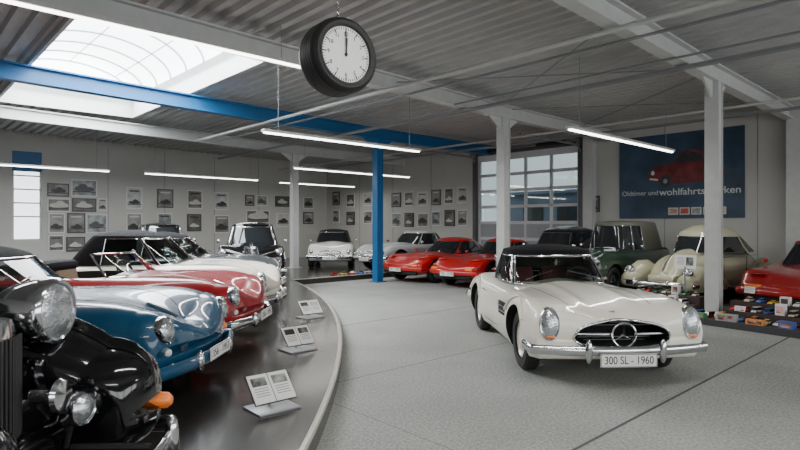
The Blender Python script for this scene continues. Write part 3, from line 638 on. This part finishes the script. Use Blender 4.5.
for k in range(9): MB().tube(arc(sk[2]+.03+(sk[3]-sk[2]-.06)*k/8,.985),.025,8).build('skylight_rib',STEELW,W)
for i in (5,10,15): a=arc(sk[2],.985)[i]; b2=arc(sk[3],.985)[i]; MB().tube([a,b2],.015,6).build('skylight_bar',STEELW,W)
# beams and columns
def beam(v,m_,label,sec=.2,h=.3):
    mb=MB()
    def I(u0,z0,u1,z1):
        for dz,w,t in((0.0,sec,.03),(h-.03,sec,.03)):
            mb.add([(a,v+s*w/2,z+dz+e) for a,z in((u0,z0),(u1,z1)) for s in(-1,1) for e in(0,t)],[(0,1,3,2),(4,6,7,5),(0,4,5,1),(2,3,7,6),(0,2,6,4),(1,5,7,3)])
        mb.add([(a,v+s*.012,z+e) for a,z in((u0,z0),(u1,z1)) for s in(-1,1) for e in(0.02,h-.02)],[(0,1,3,2),(4,6,7,5),(0,4,5,1),(2,3,7,6),(0,2,6,4),(1,5,7,3)])
    I(-15.98,4.05+.32,0,4.05); I(0,4.05,UM-.01,4.05)
    for s in(-1,1): mb.add([(0,v-.02,4.06),(s*.55,v-.02,4.06),(0,v-.02,3.7),(0,v+.02,4.06),(s*.55,v+.02,4.06),(0,v+.02,3.7)],[(0,1,2),(3,5,4),(0,2,5,3),(1,4,5,2),(0,3,4,1)])
    return tag(roomo(mb.build('roof_beam',m_,flat=True)),label,'beam')
def column(u,v,m_,label,s=.22,h=4.05,z0=0):
    mb=MB(); h-=z0
    for d in(-1,1): mb.box((0,d*(s/2-.01),h/2),(s,.02,h))
    mb.box((0,0,h/2),(s*.8,s*.97,h))
    o=mb.build('steel_column',m_,flat=True); o.location=uv(u,v,z0); o.rotation_euler=(0,0,TH+PI/2); tag(o,label,'column')
    MB().box((0,0,.012),(s+.14,s+.14,.024)).build('base_plate',m_,o,flat=True)
    return o
beam(0,STEELW,'white steel roof beam crossing the upper right corner'); beam(4.4,STEELW,'white steel roof beam above the parked cream-white roadster'); beam(8.8,BLUEST,'blue steel roof beam running to the blue column',.22,.32); beam(13.2,STEELW,'white steel roof beam beyond the blue one')
beam(-4.4,STEELW,'white steel roof beam above the viewer, outside the picture')
column(0,0,STEELW,'white steel column in front of the pale green car',z0=.1); column(0,4.4,STEELW,'white steel column behind the parked cream-white roadster',z0=.1); column(0,8.8,BLUEST,'blue steel column beside the red coupe'); column(0,13.2,STEELW,'white steel column far back among the old cars',z0=.15)
for v,l in((-.1,'white wall column at the right end of the banner wall'),(5.0,'white wall column between the roller door and the banner')): column(UM-.16,v,STEELW,l,.3,4.5,z0=.1)
def pipe(u,v0,v1,z,r,label,m_=GREYST): tag(roomo(MB().tube([(u,v0,z),(u,v1,z)],r,10).build('ceiling_pipe',m_)),label,'pipe')
pipe(-3.7,-8,12.5,4.06,.035,'thick pale ceiling pipe below the beams nearer the skylight',STEELW); pipe(-3.2,-8,12.5,4.06,.022,'thin grey ceiling pipe beside the thicker pale one'); pipe(2.2,-8,18,4.0,.028,'white ceiling pipe above the row by the banner wall',STEELW)
pipe(-1.9,-8,4.2,4.06,.018,'thin ceiling conduit ending above the cream-white roadster',GREYST)
for u,l in((-1.4,'cable tray along the ceiling left of the columns'),(3.4,'cable tray along the ceiling near the banner wall')):
    o=roomo(MB().box((u,4,4.012),(.14,24,.012)).box((u-.07,4,4.03),(.008,24,.04)).box((u+.07,4,4.03),(.008,24,.04)).build('cable_tray',GREYST,flat=True)); tag(o,l,'cable tray')
k=0
for (u0,v0,u1,v1,z) in((-3.4,0,-.2,4.4,4.3),(-3.4,4.4,-.2,0,4.27),(.2,0,3.4,4.4,4.3),(.2,4.4,3.4,0,4.27)):
    tag(roomo(MB().tube([(u0,v0+.1*(1 if v1>v0 else -1),z),(u1,v1-.1*(1 if v1>v0 else -1),z)],.012,6).build('bracing_rod',GREYST)),['bracing rod left of the columns, slanting away','bracing rod left of the columns, slanting nearer','bracing rod right of the columns, slanting away','bracing rod right of the columns, slanting nearer'][k]+' under the roof','rod'); k+=1
# fluorescent lamps
TUBE=mat('lit_tube',(1,1,1),.5,emit=(1,.97,.92),es=9,noise=.01)
def lamp(u0,u1,v,z,label,pw=62):
    c=(u0+u1)/2; L=u1-u0; r=empty('fluorescent_lamp',uv(c,v,z),TH); tag(r,label,'ceiling lamp','strip lamps under the roof')
    MB().box((0,0,.05),(L,.12,.045)).build('housing',STEELW,r,flat=True)
    MB().box((0,0,.015),(L-.04,.06,.03)).build('tube',TUBE,r,bevel=.01)
    for s in(-1,1): MB().tube([(s*L*.42,0,.07),(s*L*.42,0,zc_(c+s*L*.42)-z-.005)],.005,6).build('suspension_wire',GREYST,r)
    l=bpy.data.lights.new('strip_light','AREA'); l.shape='RECTANGLE'; l.size=L; l.size_y=.1; l.energy=pw; l.color=(1,.97,.92); lo=bpy.data.objects.new('strip_light',l); COL.objects.link(lo); lo.parent=r; lo.location=(0,0,-.02)
lamp(-11.5,-5.6,3.9,4.0,'long lit strip lamp at the top left beside the tyre clock',95)
lamp(-5.6,-1.8,5.3,3.2,'lit strip lamp hanging above the middle aisle, left of the blue column')
lamp(-2.0,2.3,1.57,3.2,'lit strip lamp hanging in front of the blue banner')
lamp(-1.9,2.6,10.2,3.2,'lit strip lamp just beyond the blue column')
lamp(-4.4,-.5,14.8,3.2,'lit strip lamp in the back row above the black upright saloon')
lamp(.6,4.2,15.2,3.2,'short-looking lit strip lamp in the far corner')
lamp(-9.8,-5.4,14.8,3.2,'lit strip lamp in the back row near the window')
lamp(-9.5,-5.5,-1.8,3.9,'strip lamp added for fill near the viewer, left of centre, outside the picture',95)  # the remaining lamps are unseen ones added for fill and reflections
lamp(.3,2.0,-6.5,3.7,'strip lamp added for fill right of the viewer, outside the picture',60)
lamp(-13.5,-9.5,-5.5,3.9,'strip lamp added for fill behind the viewer, outside the picture',70)
# stage
st=[]; n=60
for i in range(n+1):
    yy=-3+18.0*i/n; s=(yy-CY)/RR; st.append(Vector((CX+RR*math.sqrt(1-s*s),yy,0)))
tail=[uv(4.95,9.6),uv(4.95,18.4),uv(-15.8,18.4),uv(-15.8,-4.4)]
poly=st+tail
m=MB(); N=len(poly)
m.add([(p.x,p.y,.15) for p in poly]+[(p.x,p.y,0) for p in poly],[tuple(range(N))]+[(i,(i+1)%N,N+(i+1)%N,N+i) for i in range(N)])
STG=mat('stage_floor',(.026,.023,.020),.22,noise=.12,nscale=2,coat=.25,coatr=.12)
tag(m.build('display_stage',STG,flat=True),'dark raised curved stage carrying the row of old cars along the left','stage')
path=[p+Vector((0,0,.15)) for p in st]+[uv(4.9,9.6,.15)]
so=MB().tube([p+Vector((-.02,0,0)) for p in path],.028,6,r2=.012).build('stage_edge_trim',mat('edge_trim',(.5,.48,.43),.3,.5,noise=.05)); tag(so,'light metal edging strip around the rim of the dark stage','edging')
m=MB(); pl=[(-1.0,-2.6),(-.80,-1.2),(-.55,.4),(-.30,1.6),(.0,2.6),(.15,5.3),(5.1,5.3),(5.1,-2.6)]; N=len(pl)
m.add([(a,b,.1) for a,b in pl]+[(a,b,0) for a,b in pl],[tuple(range(N))]+[(i,(i+1)%N,N+(i+1)%N,N+i) for i in range(N)])
tag(roomo(m.build('low_platform',mat('dark_carpet',(.045,.045,.047),.8,noise=.2,nscale=60),flat=True)),'low dark carpeted platform under the pale green car and model cars','platform')
RISER=mat('riser_cloth',(.05,.03,.028),.8,noise=.2,nscale=40)
da=Vector((-.95,-2.6)); db=Vector((-.40,1.6)); dd=(db-da).normalized(); dn=Vector((dd.y,-dd.x))
def dpt(s,t,z): p=da+dd*s+dn*t; return uv(p.x,p.y,z)
DA=math.atan2(dd.x,dd.y)
for t,h,l in((.50,.13,'lower'),(.74,.26,'upper')):
    for s0,s1,w_ in((.02,2.45,'right of'),(2.95,4.2,'left of')):
        o=MB().box((0,0,h/2),(.22,s1-s0,h)).build('display_riser',RISER,flat=True,bevel=.008); o.location=dpt((s0+s1)/2,t,.1); o.rotation_euler=(0,0,TH-DA); tag(o,f'{l} dark cloth-covered step of the model car display, {w_} the white column','display riser')
# ------------------------------------------------------------ toys
TC=[('red',(.6,.02,.02)),('white',(.78,.78,.75)),('yellow',(.75,.5,.04)),('green',(.04,.22,.09)),('blue',(.03,.12,.4)),('black',(.02,.02,.02)),('orange',(.75,.2,.03)),('cream',(.65,.6,.42))]
def toy(p,rz,ci,L,kind,label,grp):
    P=paint('toy_'+TC[ci][0],TC[ci][1]); r=empty('model_car',p,rz); tag(r,label,'model car',grp)
    k=L; R=[]
    for x,w,h in((-.5,.15,.10),(-.47,.19,.18),(-.3,.2,.2),(.1,.2,.2),(.35,.19,.17),(.47,.17,.13),(.5,.13,.09)):
        R.append([Vector((x*k,a*w*k,b*k)) for a,b in((-1,.05),(-1,h*.75),(-.8,h),(.8,h),(1,h*.75),(1,.05))])
    MB().rings(R).build('body',P,r,ang=30)
    t={'car':((-.36,.16,-.24,.04),.33),'van':((-.46,.42,-.44,.34),.42),'open':((-.2,.14,-.12,.05),.27)}[kind]; a,b,c,d=t[0]
    R=[[Vector((x*k,s*w*k,z*k)) for x,s in((x0,-1),(x1,-1),(x1,1),(x0,1))] for x0,x1,w,z in((a,b,.18,.19),(c,d,.14,t[1]-.02))]
    MB().rings(R).build('windows',GLASSD,r,flat=True)
    MB().box(((c+d)/2*k,0,(t[1]-.01)*k),((d-c)*k,.28*k,.03*k)).build('roof',P,r,flat=True)
    for x in(-.3,.3):
        for s in(-1,1): MB().lathe([(0,-.03*k),(.08*k,-.03*k),(.08*k,.03*k),(0,.03*k)],(x*k,s*.18*k,.08*k),'y',14).build('wheel',TIRE,r)
od=['first','second','third','fourth','fifth','sixth','seventh','eighth','ninth','tenth','eleventh','twelfth','thirteenth','fourteenth','fifteenth','sixteenth','seventeenth','eighteenth','nineteenth','twentieth','twenty-first','twenty-second','twenty-third','twenty-fourth','twenty-fifth']
rown=['front row','lower step row','upper step row']
BC=[('red',(.6,.05,.03)),('white',(.75,.75,.75)),('yellow',(.7,.6,.1)),('dark blue',(.05,.1,.35)),('orange',(.7,.25,.05)),('grey',(.35,.35,.36)),('green',(.05,.25,.1)),('pale blue',(.3,.45,.6)),('brown',(.2,.1,.05)),('cream',(.7,.65,.5))]
def toybox(p,rz,ci,w,L,h,label):
    o=MB().box((0,0,h/2),(w,L,h)).build('toy_box',mat('box_'+str(ci),BC[ci][1],.5,noise=.1),flat=True); o.location=p; o.rotation_euler=(0,0,rz)
    MB().box((-w/2-.002,0,h/2),(.004,L*.75,h*.6)).build('box_picture',photo_mat('box_print',(1,.6,.5),.1,.8),o,flat=True); tag(o,label,'box','toy boxes on the low platform')
nb=0
for row,(t,z,ds,ph) in enumerate(((.27,.1,.17,.06),(.50,.23,.17,.12),(.74,.36,.175,.10))):
    k=0; s=ph; j=0
    while s<4.15:
        if row>0 and 2.34<s<3.06: s+=ds; continue
        j+=1
        if j%6==4 and row>0:
            toybox(dpt(s,t,z),TH-DA,(nb*3)%2 if nb%2 else (nb+1)%2,.10,.13,.13+.04*(nb%2),f'{BC[(nb*3)%2 if nb%2 else (nb+1)%2][0]} upright toy box, {od[nb//1%20]} one among the models on the steps'); nb+=1; s+=ds; continue
        ci=random.choice([0,0,0,1,1,2,3,4,6,7,7]); kd=random.choice(['car','car','open','van'])
        toy(dpt(s,t,z),TH+PI-DA+random.uniform(-.2,.2),ci,random.uniform(.20,.235),kd,f'{TC[ci][0]} model {"van" if kd=="van" else "car"}, {od[k]} from the right in the {rown[row]} of the display','model cars on the low platform'); k+=1; s+=ds
for k in range(6):
    ci=[0,2,0,4,1,0][k]; toy(uv(-.7+.33*k,9.95,.15),TH+PI/2+.3*k,ci,.26,'car',f'{TC[ci][0]} model car, {od[k]} from the left on the stage edge beside the blue column','model cars on the stage edge')
for k in range(10): toybox(dpt(.15+.42*k,.07,.1),TH-DA+.1*(k%3-1),k,.10,.2+.05*(k%3),.08+.03*(k%2),BC[k][0]+' toy box lying in front of the model cars')
for k in range(3):
    s=[.35,1.0,2.25][k]; r=empty('sign_card',dpt(s,.865,.1),TH-DA+PI); tag(r,'small white sign card, '+od[k]+' from the right, standing behind the model car steps','sign','sign cards in the model car display')
    if k<2: r.location=dpt([.3,2.2][k],.395,.1)
    M=Matrix.Translation((0,0,.10 if k<2 else .38))@Matrix.Rotation(-.2,4,'Y'); MB().box((0,0,.06),(.006,.16,.11),M).build('card',WHITEP,r,flat=True); MB().tube([(0,0,0),(-.005,0,.12 if k<2 else .40)],.005,6).build('card_stem',BLACKP,r)
    for j in range(3): MB().box((.0045,0,.09-.025*j),(.002,.12,.008),M).build('text_line',GREYST,r,flat=True)
r=empty('sign_board',uv(.36,.60,.1),TH+PI+.25); tag(r,'white sign board on a stand in front of the pale green car','sign')
M=Matrix.Translation((0,0,.72))@Matrix.Rotation(-.35,4,'Y'); MB().box((0,0,.13),(.008,.36,.26),M).build('board',WHITEP,r,flat=True); MB().tube([(0,0,0),(0,0,.76)],.012,8).build('post',GREYST,r); MB().box((0,0,.01),(.14,.14,.02)).build('base_plate',GREYST,r,flat=True)
MB().box((.006,.075,.14),(.002,.12,.16),M).build('board_picture',photo_mat('leaflet_print',(.8,.85,.8),.05,.6),r,flat=True)
for j in range(6): MB().box((.006,-.075,.21-.025*j),(.002,.12,.008),M).build('text_line',GREYST,r,flat=True)
# ------------------------------------------------------------ info stands
def stand(x,y,lab,s=1):
    r=empty('information_stand',(x,y,.15),math.atan2(-.75,.66)); tag(r,lab,'sign stand','information stands on the stage')
    MB().box((0,0,.008),(.30*s,.36*s,.016)).build('base_plate',GREYST,r,bevel=.003)
    MB().tube([(-.05,0,.01),(-.05,0,.13)],.012,8).build('post',GREYST,r)
    M=Matrix.Translation((-.01,0,.165))@Matrix.Rotation(math.radians(46),4,'Y')
    b=MB().box((0,0,0),(.27*s,.37*s,.008),M).build('board',BLACKP,r,flat=True)
    for i,yy in enumerate((-.091,.091)):
        MB().box((0,yy*s,.006),(.255*s,.175*s,.003),M).build('leaflet',WHITEP,b,flat=True)
        MB().box((-.06*s,yy*s,.008),(.075*s,.13*s,.002),M).build('leaflet_picture',photo_mat('leaflet_print',(.8,.85,.8),.05,.6),b,flat=True)
        for j in range(4): MB().box((.0+.022*j,yy*s,.008),(.006,.12*s,.002),M).build('text_line',GREYST,b,flat=True)
stand(-1.03,4.5,'information stand nearest the viewer, in front of the blue convertible'); stand(-1.2,6.6,'information stand in front of the red open convertible'); stand(-1.42,8.9,'information stand in front of the cream convertible')
# ------------------------------------------------------------ posters
def bez(P,n=6):
    out=[]
    for i in range(len(P)):
        a,b,c,d=[Vector(P[(i+k)%len(P)]) for k in(-1,0,1,2)]
        for t in range(n): t/=n; out.append(.5*((2*b)+(c-a)*t+(2*a-5*b+4*c-d)*t*t+(3*b-a-3*c+d)*t**3))
    return [(p.x,p.y) for p in out]
CARS=[(-.66,.08),(-.66,.2),(-.52,.3),(-.32,.33),(-.2,.36),(-.08,.5),(.12,.54),(.32,.48),(.44,.36),(.6,.3),(.68,.16),(.62,.04),(.2,.0),(-.3,-.01)]
LP=[(47,183,69,197),(71,179,97,197),(47,198,70,212),(72,198,96,212),(97,198,107,211),(48,213,65,233),(67,213,85,233),(86,214,107,233),(48,235,64,251),(66,237,85,251),
(126,187,142,209),(126,213,142,233),(157,189,173,208),(157,213,172,231),(187,190,202,209),(187,214,201,231),(214,192,228,210),(214,215,229,233),(245,195,254,206),(256,195,267,206),(246,210,269,223),(275,196,289,207),(276,213,289,227),(303,197,313,209),(303,212,313,224)]
RP=[(333,192,340,205),(333,210,340,223),(347,194,355,207),(347,212,355,225),(364,193,373,206),(364,211,373,224),(392,193,401,207),(392,213,402,227),(405,192,414,206),(405,213,414,227),(418,192,428,206),(418,213,429,227),(432,190,441,205),(432,211,441,226),(445,188,454,204),(445,210,455,226),(458,187,468,203),(458,210,468,226),(592,196,600,212)]
FRB=mat('poster_frame',(.05,.05,.05),.4,noise=.1); FRW=mat('poster_mount',(.62,.62,.60),.5,noise=.02)
cnt={}
PM3=[photo_mat('photo_print_a',(1,.98,.95),.10,.32,.3,.7,2.5),photo_mat('photo_print_b',(.98,1,1),.30,.55,.3,.7,3),photo_mat('photo_print_c',(1,.97,.92),.05,.20,.3,.7,3),photo_mat('photo_print_d',(.9,.97,1),.16,.42,.35,.65,4)]
CM3=[mat('pictured_dark',(.03,.03,.03),.5,noise=.3),mat('pictured_dark',(.03,.03,.03)),mat('pictured_light',(.5,.5,.48),.5,noise=.2),mat('pictured_grey',(.08,.08,.085),.5,noise=.3)]
def poster(rc,side,i):
    a=wallpt(rc[0],rc[1],side); b=wallpt(rc[2],rc[3],side); z0,z1=min(a[2],b[2]),max(a[2],b[2])
    lf=side=='left'; c0,c1=(a[0],b[0]) if lf else (a[1],b[1]); c=(c0+c1)/2; w=abs(c1-c0); h=z1-z0; z=(z0+z1)/2
    r=empty('framed_poster',uv(c,VM,z) if lf else uv(UM,c,z),TH if lf else TH-PI/2)
    row='top' if rc[1]<186 and lf else 'upper' if rc[1]<209 else 'lower' if rc[1]<235 else 'lowest'
    key=(side,row); k=cnt.get(key,0); cnt[key]=k+1
    tag(r,f'framed car photograph, {od[k]} from the left in the {row} row, {"wall with the window" if lf else "wall with the roller door"}','poster','framed photographs on the '+('left' if lf else 'right')+' wall')
    MB().box((0,-.02,0),(w,.03,h)).build('frame',FRB if i%3==0 else FRW,r,flat=True)
    q=(i*7+i//3)%4; W_,H_=w-.08,h-.08
    p=MB().box((0,-.038,0),(W_,.006,H_)).build('print',PM3[q],r,flat=True)
    sc=W_*.62*(.9+.1*(i%3)); fl=-1 if i%2 else 1; oz=-H_*(.30 if h>w else .22)
    S=bez([(fl*x,y) for x,y in CARS],4); MB().add([(x*sc,-.043,oz+y*sc*1.05) for x,y in S],[tuple(range(len(S)))]).build('pictured_car',CM3[q],p,flat=True)
    MB().box((0,-.042,oz-.02),(W_,.002,.03)).build('pictured_ground',CM3[0],p,flat=True)
    if h>w: MB().box((0,-.042,H_*.36),(W_*.7,.002,H_*.09)).build('pictured_heading',CM3[(q+2)%4],p,flat=True)
for i,rc in enumerate(LP): poster(rc,'left',i)
for i,rc in enumerate(RP): poster(rc,'right',i)
# ------------------------------------------------------------ banner
bv0,bv1,bz0,bz1=.97,4.15,1.8,4.08; bc=(bv0+bv1)/2
r=empty('wall_banner',uv(UM,bc,0),TH-PI/2); tag(r,'large blue-grey banner with a red car picture and white lettering on the right wall','banner')
MB().box((0,-.025,(bz0+bz1)/2),(bv1-bv0,.03,bz1-bz0)).build('banner_sheet',mat('banner_print',(.030,.060,.105),.5,noise=.5,nscale=1.2),r,flat=True)
BW=mat('banner_white',(.55,.57,.58),.5,noise=.02)
text('Oldtimer und',.19,BW,r,(-1.0,-.045,2.5),(1,0,0),(0,0,1),'banner_lettering',.002,width=1.0)
text('wohlfahrtsmarken',.25,BW,r,(.53,-.045,2.5),(1,0,0),(0,0,1),'banner_lettering',.002,width=1.98,bold=.003)
def flatshape(P,y,m_,name,sx=1.4,sz=1.6,ox=.2,oz=2.74): return MB().add([(ox+a*sx,y,oz+b*sz) for a,b in P],[tuple(range(len(P)))]).build(name,m_,r,flat=True)
PR=mat('picture_red',(.16,.020,.024),.5,noise=.45,nscale=4); PD=mat('picture_dark',(.03,.035,.04),.5,noise=.3)
flatshape(bez(CARS),-.044,PR,'car_picture')
flatshape(bez([(-.17,.35),(-.06,.47),(.04,.49),(.04,.35)]),-.047,PD,'picture_window'); flatshape(bez([(.08,.35),(.08,.49),(.2,.48),(.34,.36)]),-.047,PD,'picture_window')
for c0 in(-.36,.42): flatshape([(c0+.105*math.cos(a),.04+.105*math.sin(a)) for a in [2*PI*i/24 for i in range(24)]],-.048,PD,'picture_wheel'); flatshape([(c0+.04*math.cos(a),.04+.04*math.sin(a)) for a in [2*PI*i/24 for i in range(24)]],-.050,GREYST,'picture_hubcap')
flatshape([(-.6+.035*math.cos(a),.19+.04*math.sin(a)) for a in [2*PI*i/20 for i in range(20)]],-.048,FRW,'picture_headlight')
MB().add([(.2+1.4*a,-.049,2.74+1.6*b) for a,b in((-.66,.075),(-.5,.055),(-.5,.085),(-.66,.105))],[(0,1,2,3)]).build('picture_bumper',FRW,r,flat=True)
for k in range(5):
    o=MB().box((.1+.29*k-.2,-.044,1.99),(.25,.006,.19)).build('stamp_picture',FRW,r,flat=True)
    MB().box((.1+.29*k-.2,-.049,1.99),(.20,.006,.14)).build('stamp_print',mat('stamp_'+str(k),[(.5,.3,.2),(.45,.08,.06),(.3,.35,.3),(.5,.1,.05),(.5,.42,.25)][k],.5,noise=.5,nscale=14),o,flat=True)
# ------------------------------------------------------------ tyre clock
r=empty('tyre_clock',(-.52,4.7,3.02),math.atan2(-.80,.60)); tag(r,'round clock set inside a black car tyre hanging on a chain from the roof','clock')
w=.30; R0=.31
t=MB().lathe([(R0*.74,-w/2),(R0*.88,-w/2),(R0*.97,-w*.42),(R0,-w*.3),(R0,w*.3),(R0*.97,w*.42),(R0*.88,w/2),(R0*.78,w*.48),(R0*.76,w*.38),(R0*.74,-w*.4)],axis='x',n=64,closed=True).build('tyre',TIRE,r)
TG=mat('tread_rubber',(.035,.035,.035),.5,noise=.2)
for k in range(5):
    x=-w*.26+w*.13*k; MB().lathe([(R0*.999,x-.007),(R0*1.008,x-.005),(R0*1.008,x+.005),(R0*.999,x+.007)],axis='x',n=64,closed=True).build('tread_rib',TG,t)
MB().lathe([(R0*.76,w*.38),(R0*.79,w*.5),(R0*.75,w*.51),(R0*.73,w*.38)],axis='x',n=64,closed=True).build('clock_rim',BLACKP,r)
MB().lathe([(0,w*.42),(R0*.745,w*.42),(R0*.745,w*.30),(0,w*.30)],axis='x',n=64).build('clock_face',WHITEP,r)
X=w*.42+.003
for k in range(60):
    a=2*PI*k/60; l=.018 if k%5 else .036; M=Matrix.Rotation(a,4,'X'); MB().box((X,0,R0*.71-l/2),(.003,.004 if k%5 else .009,l),M).build('minute_mark',INK,r,flat=True)
for k in range(1,13):
    a=PI/2-2*PI*k/12; text(str(k),.046,INK,r,(X,R0*.53*math.cos(a),R0*.53*math.sin(a)),(0,1,0),(0,0,1),'numeral',.0008)
MB().box((X+.004,0,.06),(.003,.014,.15),Matrix.Rotation(math.radians(-3),4,'X')).build('hour_hand',INK,r,flat=True)
MB().box((X+.008,0,.085),(.003,.009,.21),Matrix.Rotation(math.radians(2),4,'X')).build('minute_hand',INK,r,flat=True)
MB().lathe([(0,.012),(.012,.01),(.014,0)],(X,0,0),'x',16).build('hand_cap',INK,r)
m=MB(); z=R0+.0
k=0
while z<1.50:
    ax=(1,0) if k%2 else (0,1); m.tube([(ax[0]*.012*math.cos(a),ax[1]*.012*math.cos(a),z+.028+.026*math.sin(a)) for a in [2*PI*i/12 for i in range(12)]],.004,6,closed=True,up=(ax[1],ax[0],0)); z+=.042; k+=1
m.build('chain',CHROME,r)
# ------------------------------------------------------------ lights, world, camera
l=bpy.data.lights.new('skylight_daylight','AREA'); l.shape='RECTANGLE'; l.size=2.9; l.size_y=7.2; l.energy=900; l.color=(.95,.98,1); lo=bpy.data.objects.new('skylight_daylight',l); COL.objects.link(lo); lo.location=uv((sk[0]+sk[1])/2,(sk[2]+sk[3])/2,4.95); lo.rotation_euler=(0,0,TH)
l=bpy.data.lights.new('rear_fill_light','AREA'); l.shape='RECTANGLE'; l.size=20; l.size_y=2.2; l.energy=520; l.color=(.97,.99,1); lo=bpy.data.objects.new('rear_fill_light',l); COL.objects.link(lo); lo.location=uv(-5.4,-9.3,2.1)  # added fill light, out of view behind the rear wall opening
lo.rotation_euler=B.to_track_quat('-Z','Y').to_euler()
w=bpy.data.worlds.new('world'); bpy.context.scene.world=w; w.use_nodes=True; nt=w.node_tree; bg=nt.nodes['Background']; bg.inputs[1].default_value=1.4
tc=nt.nodes.new('ShaderNodeTexCoord'); n=nt.nodes.new('ShaderNodeTexNoise'); n.inputs['Scale'].default_value=2; rr=nt.nodes.new('ShaderNodeValToRGB'); rr.color_ramp.elements[0].color=(.75,.82,.9,1); rr.color_ramp.elements[1].color=(1,1,1,1)
nt.links.new(tc.outputs['Generated'],n.inputs['Vector']); nt.links.new(n.outputs['Fac'],rr.inputs['Fac']); nt.links.new(rr.outputs[0],bg.inputs[0])
c=bpy.data.cameras.new('camera'); co=bpy.data.objects.new('camera',c); COL.objects.link(co); co.location=(0,0,CAMZ); co.rotation_euler=(PI/2,0,0); c.sensor_width=36; c.lens=36*F/800; c.clip_start=.05
bpy.context.scene.camera=co
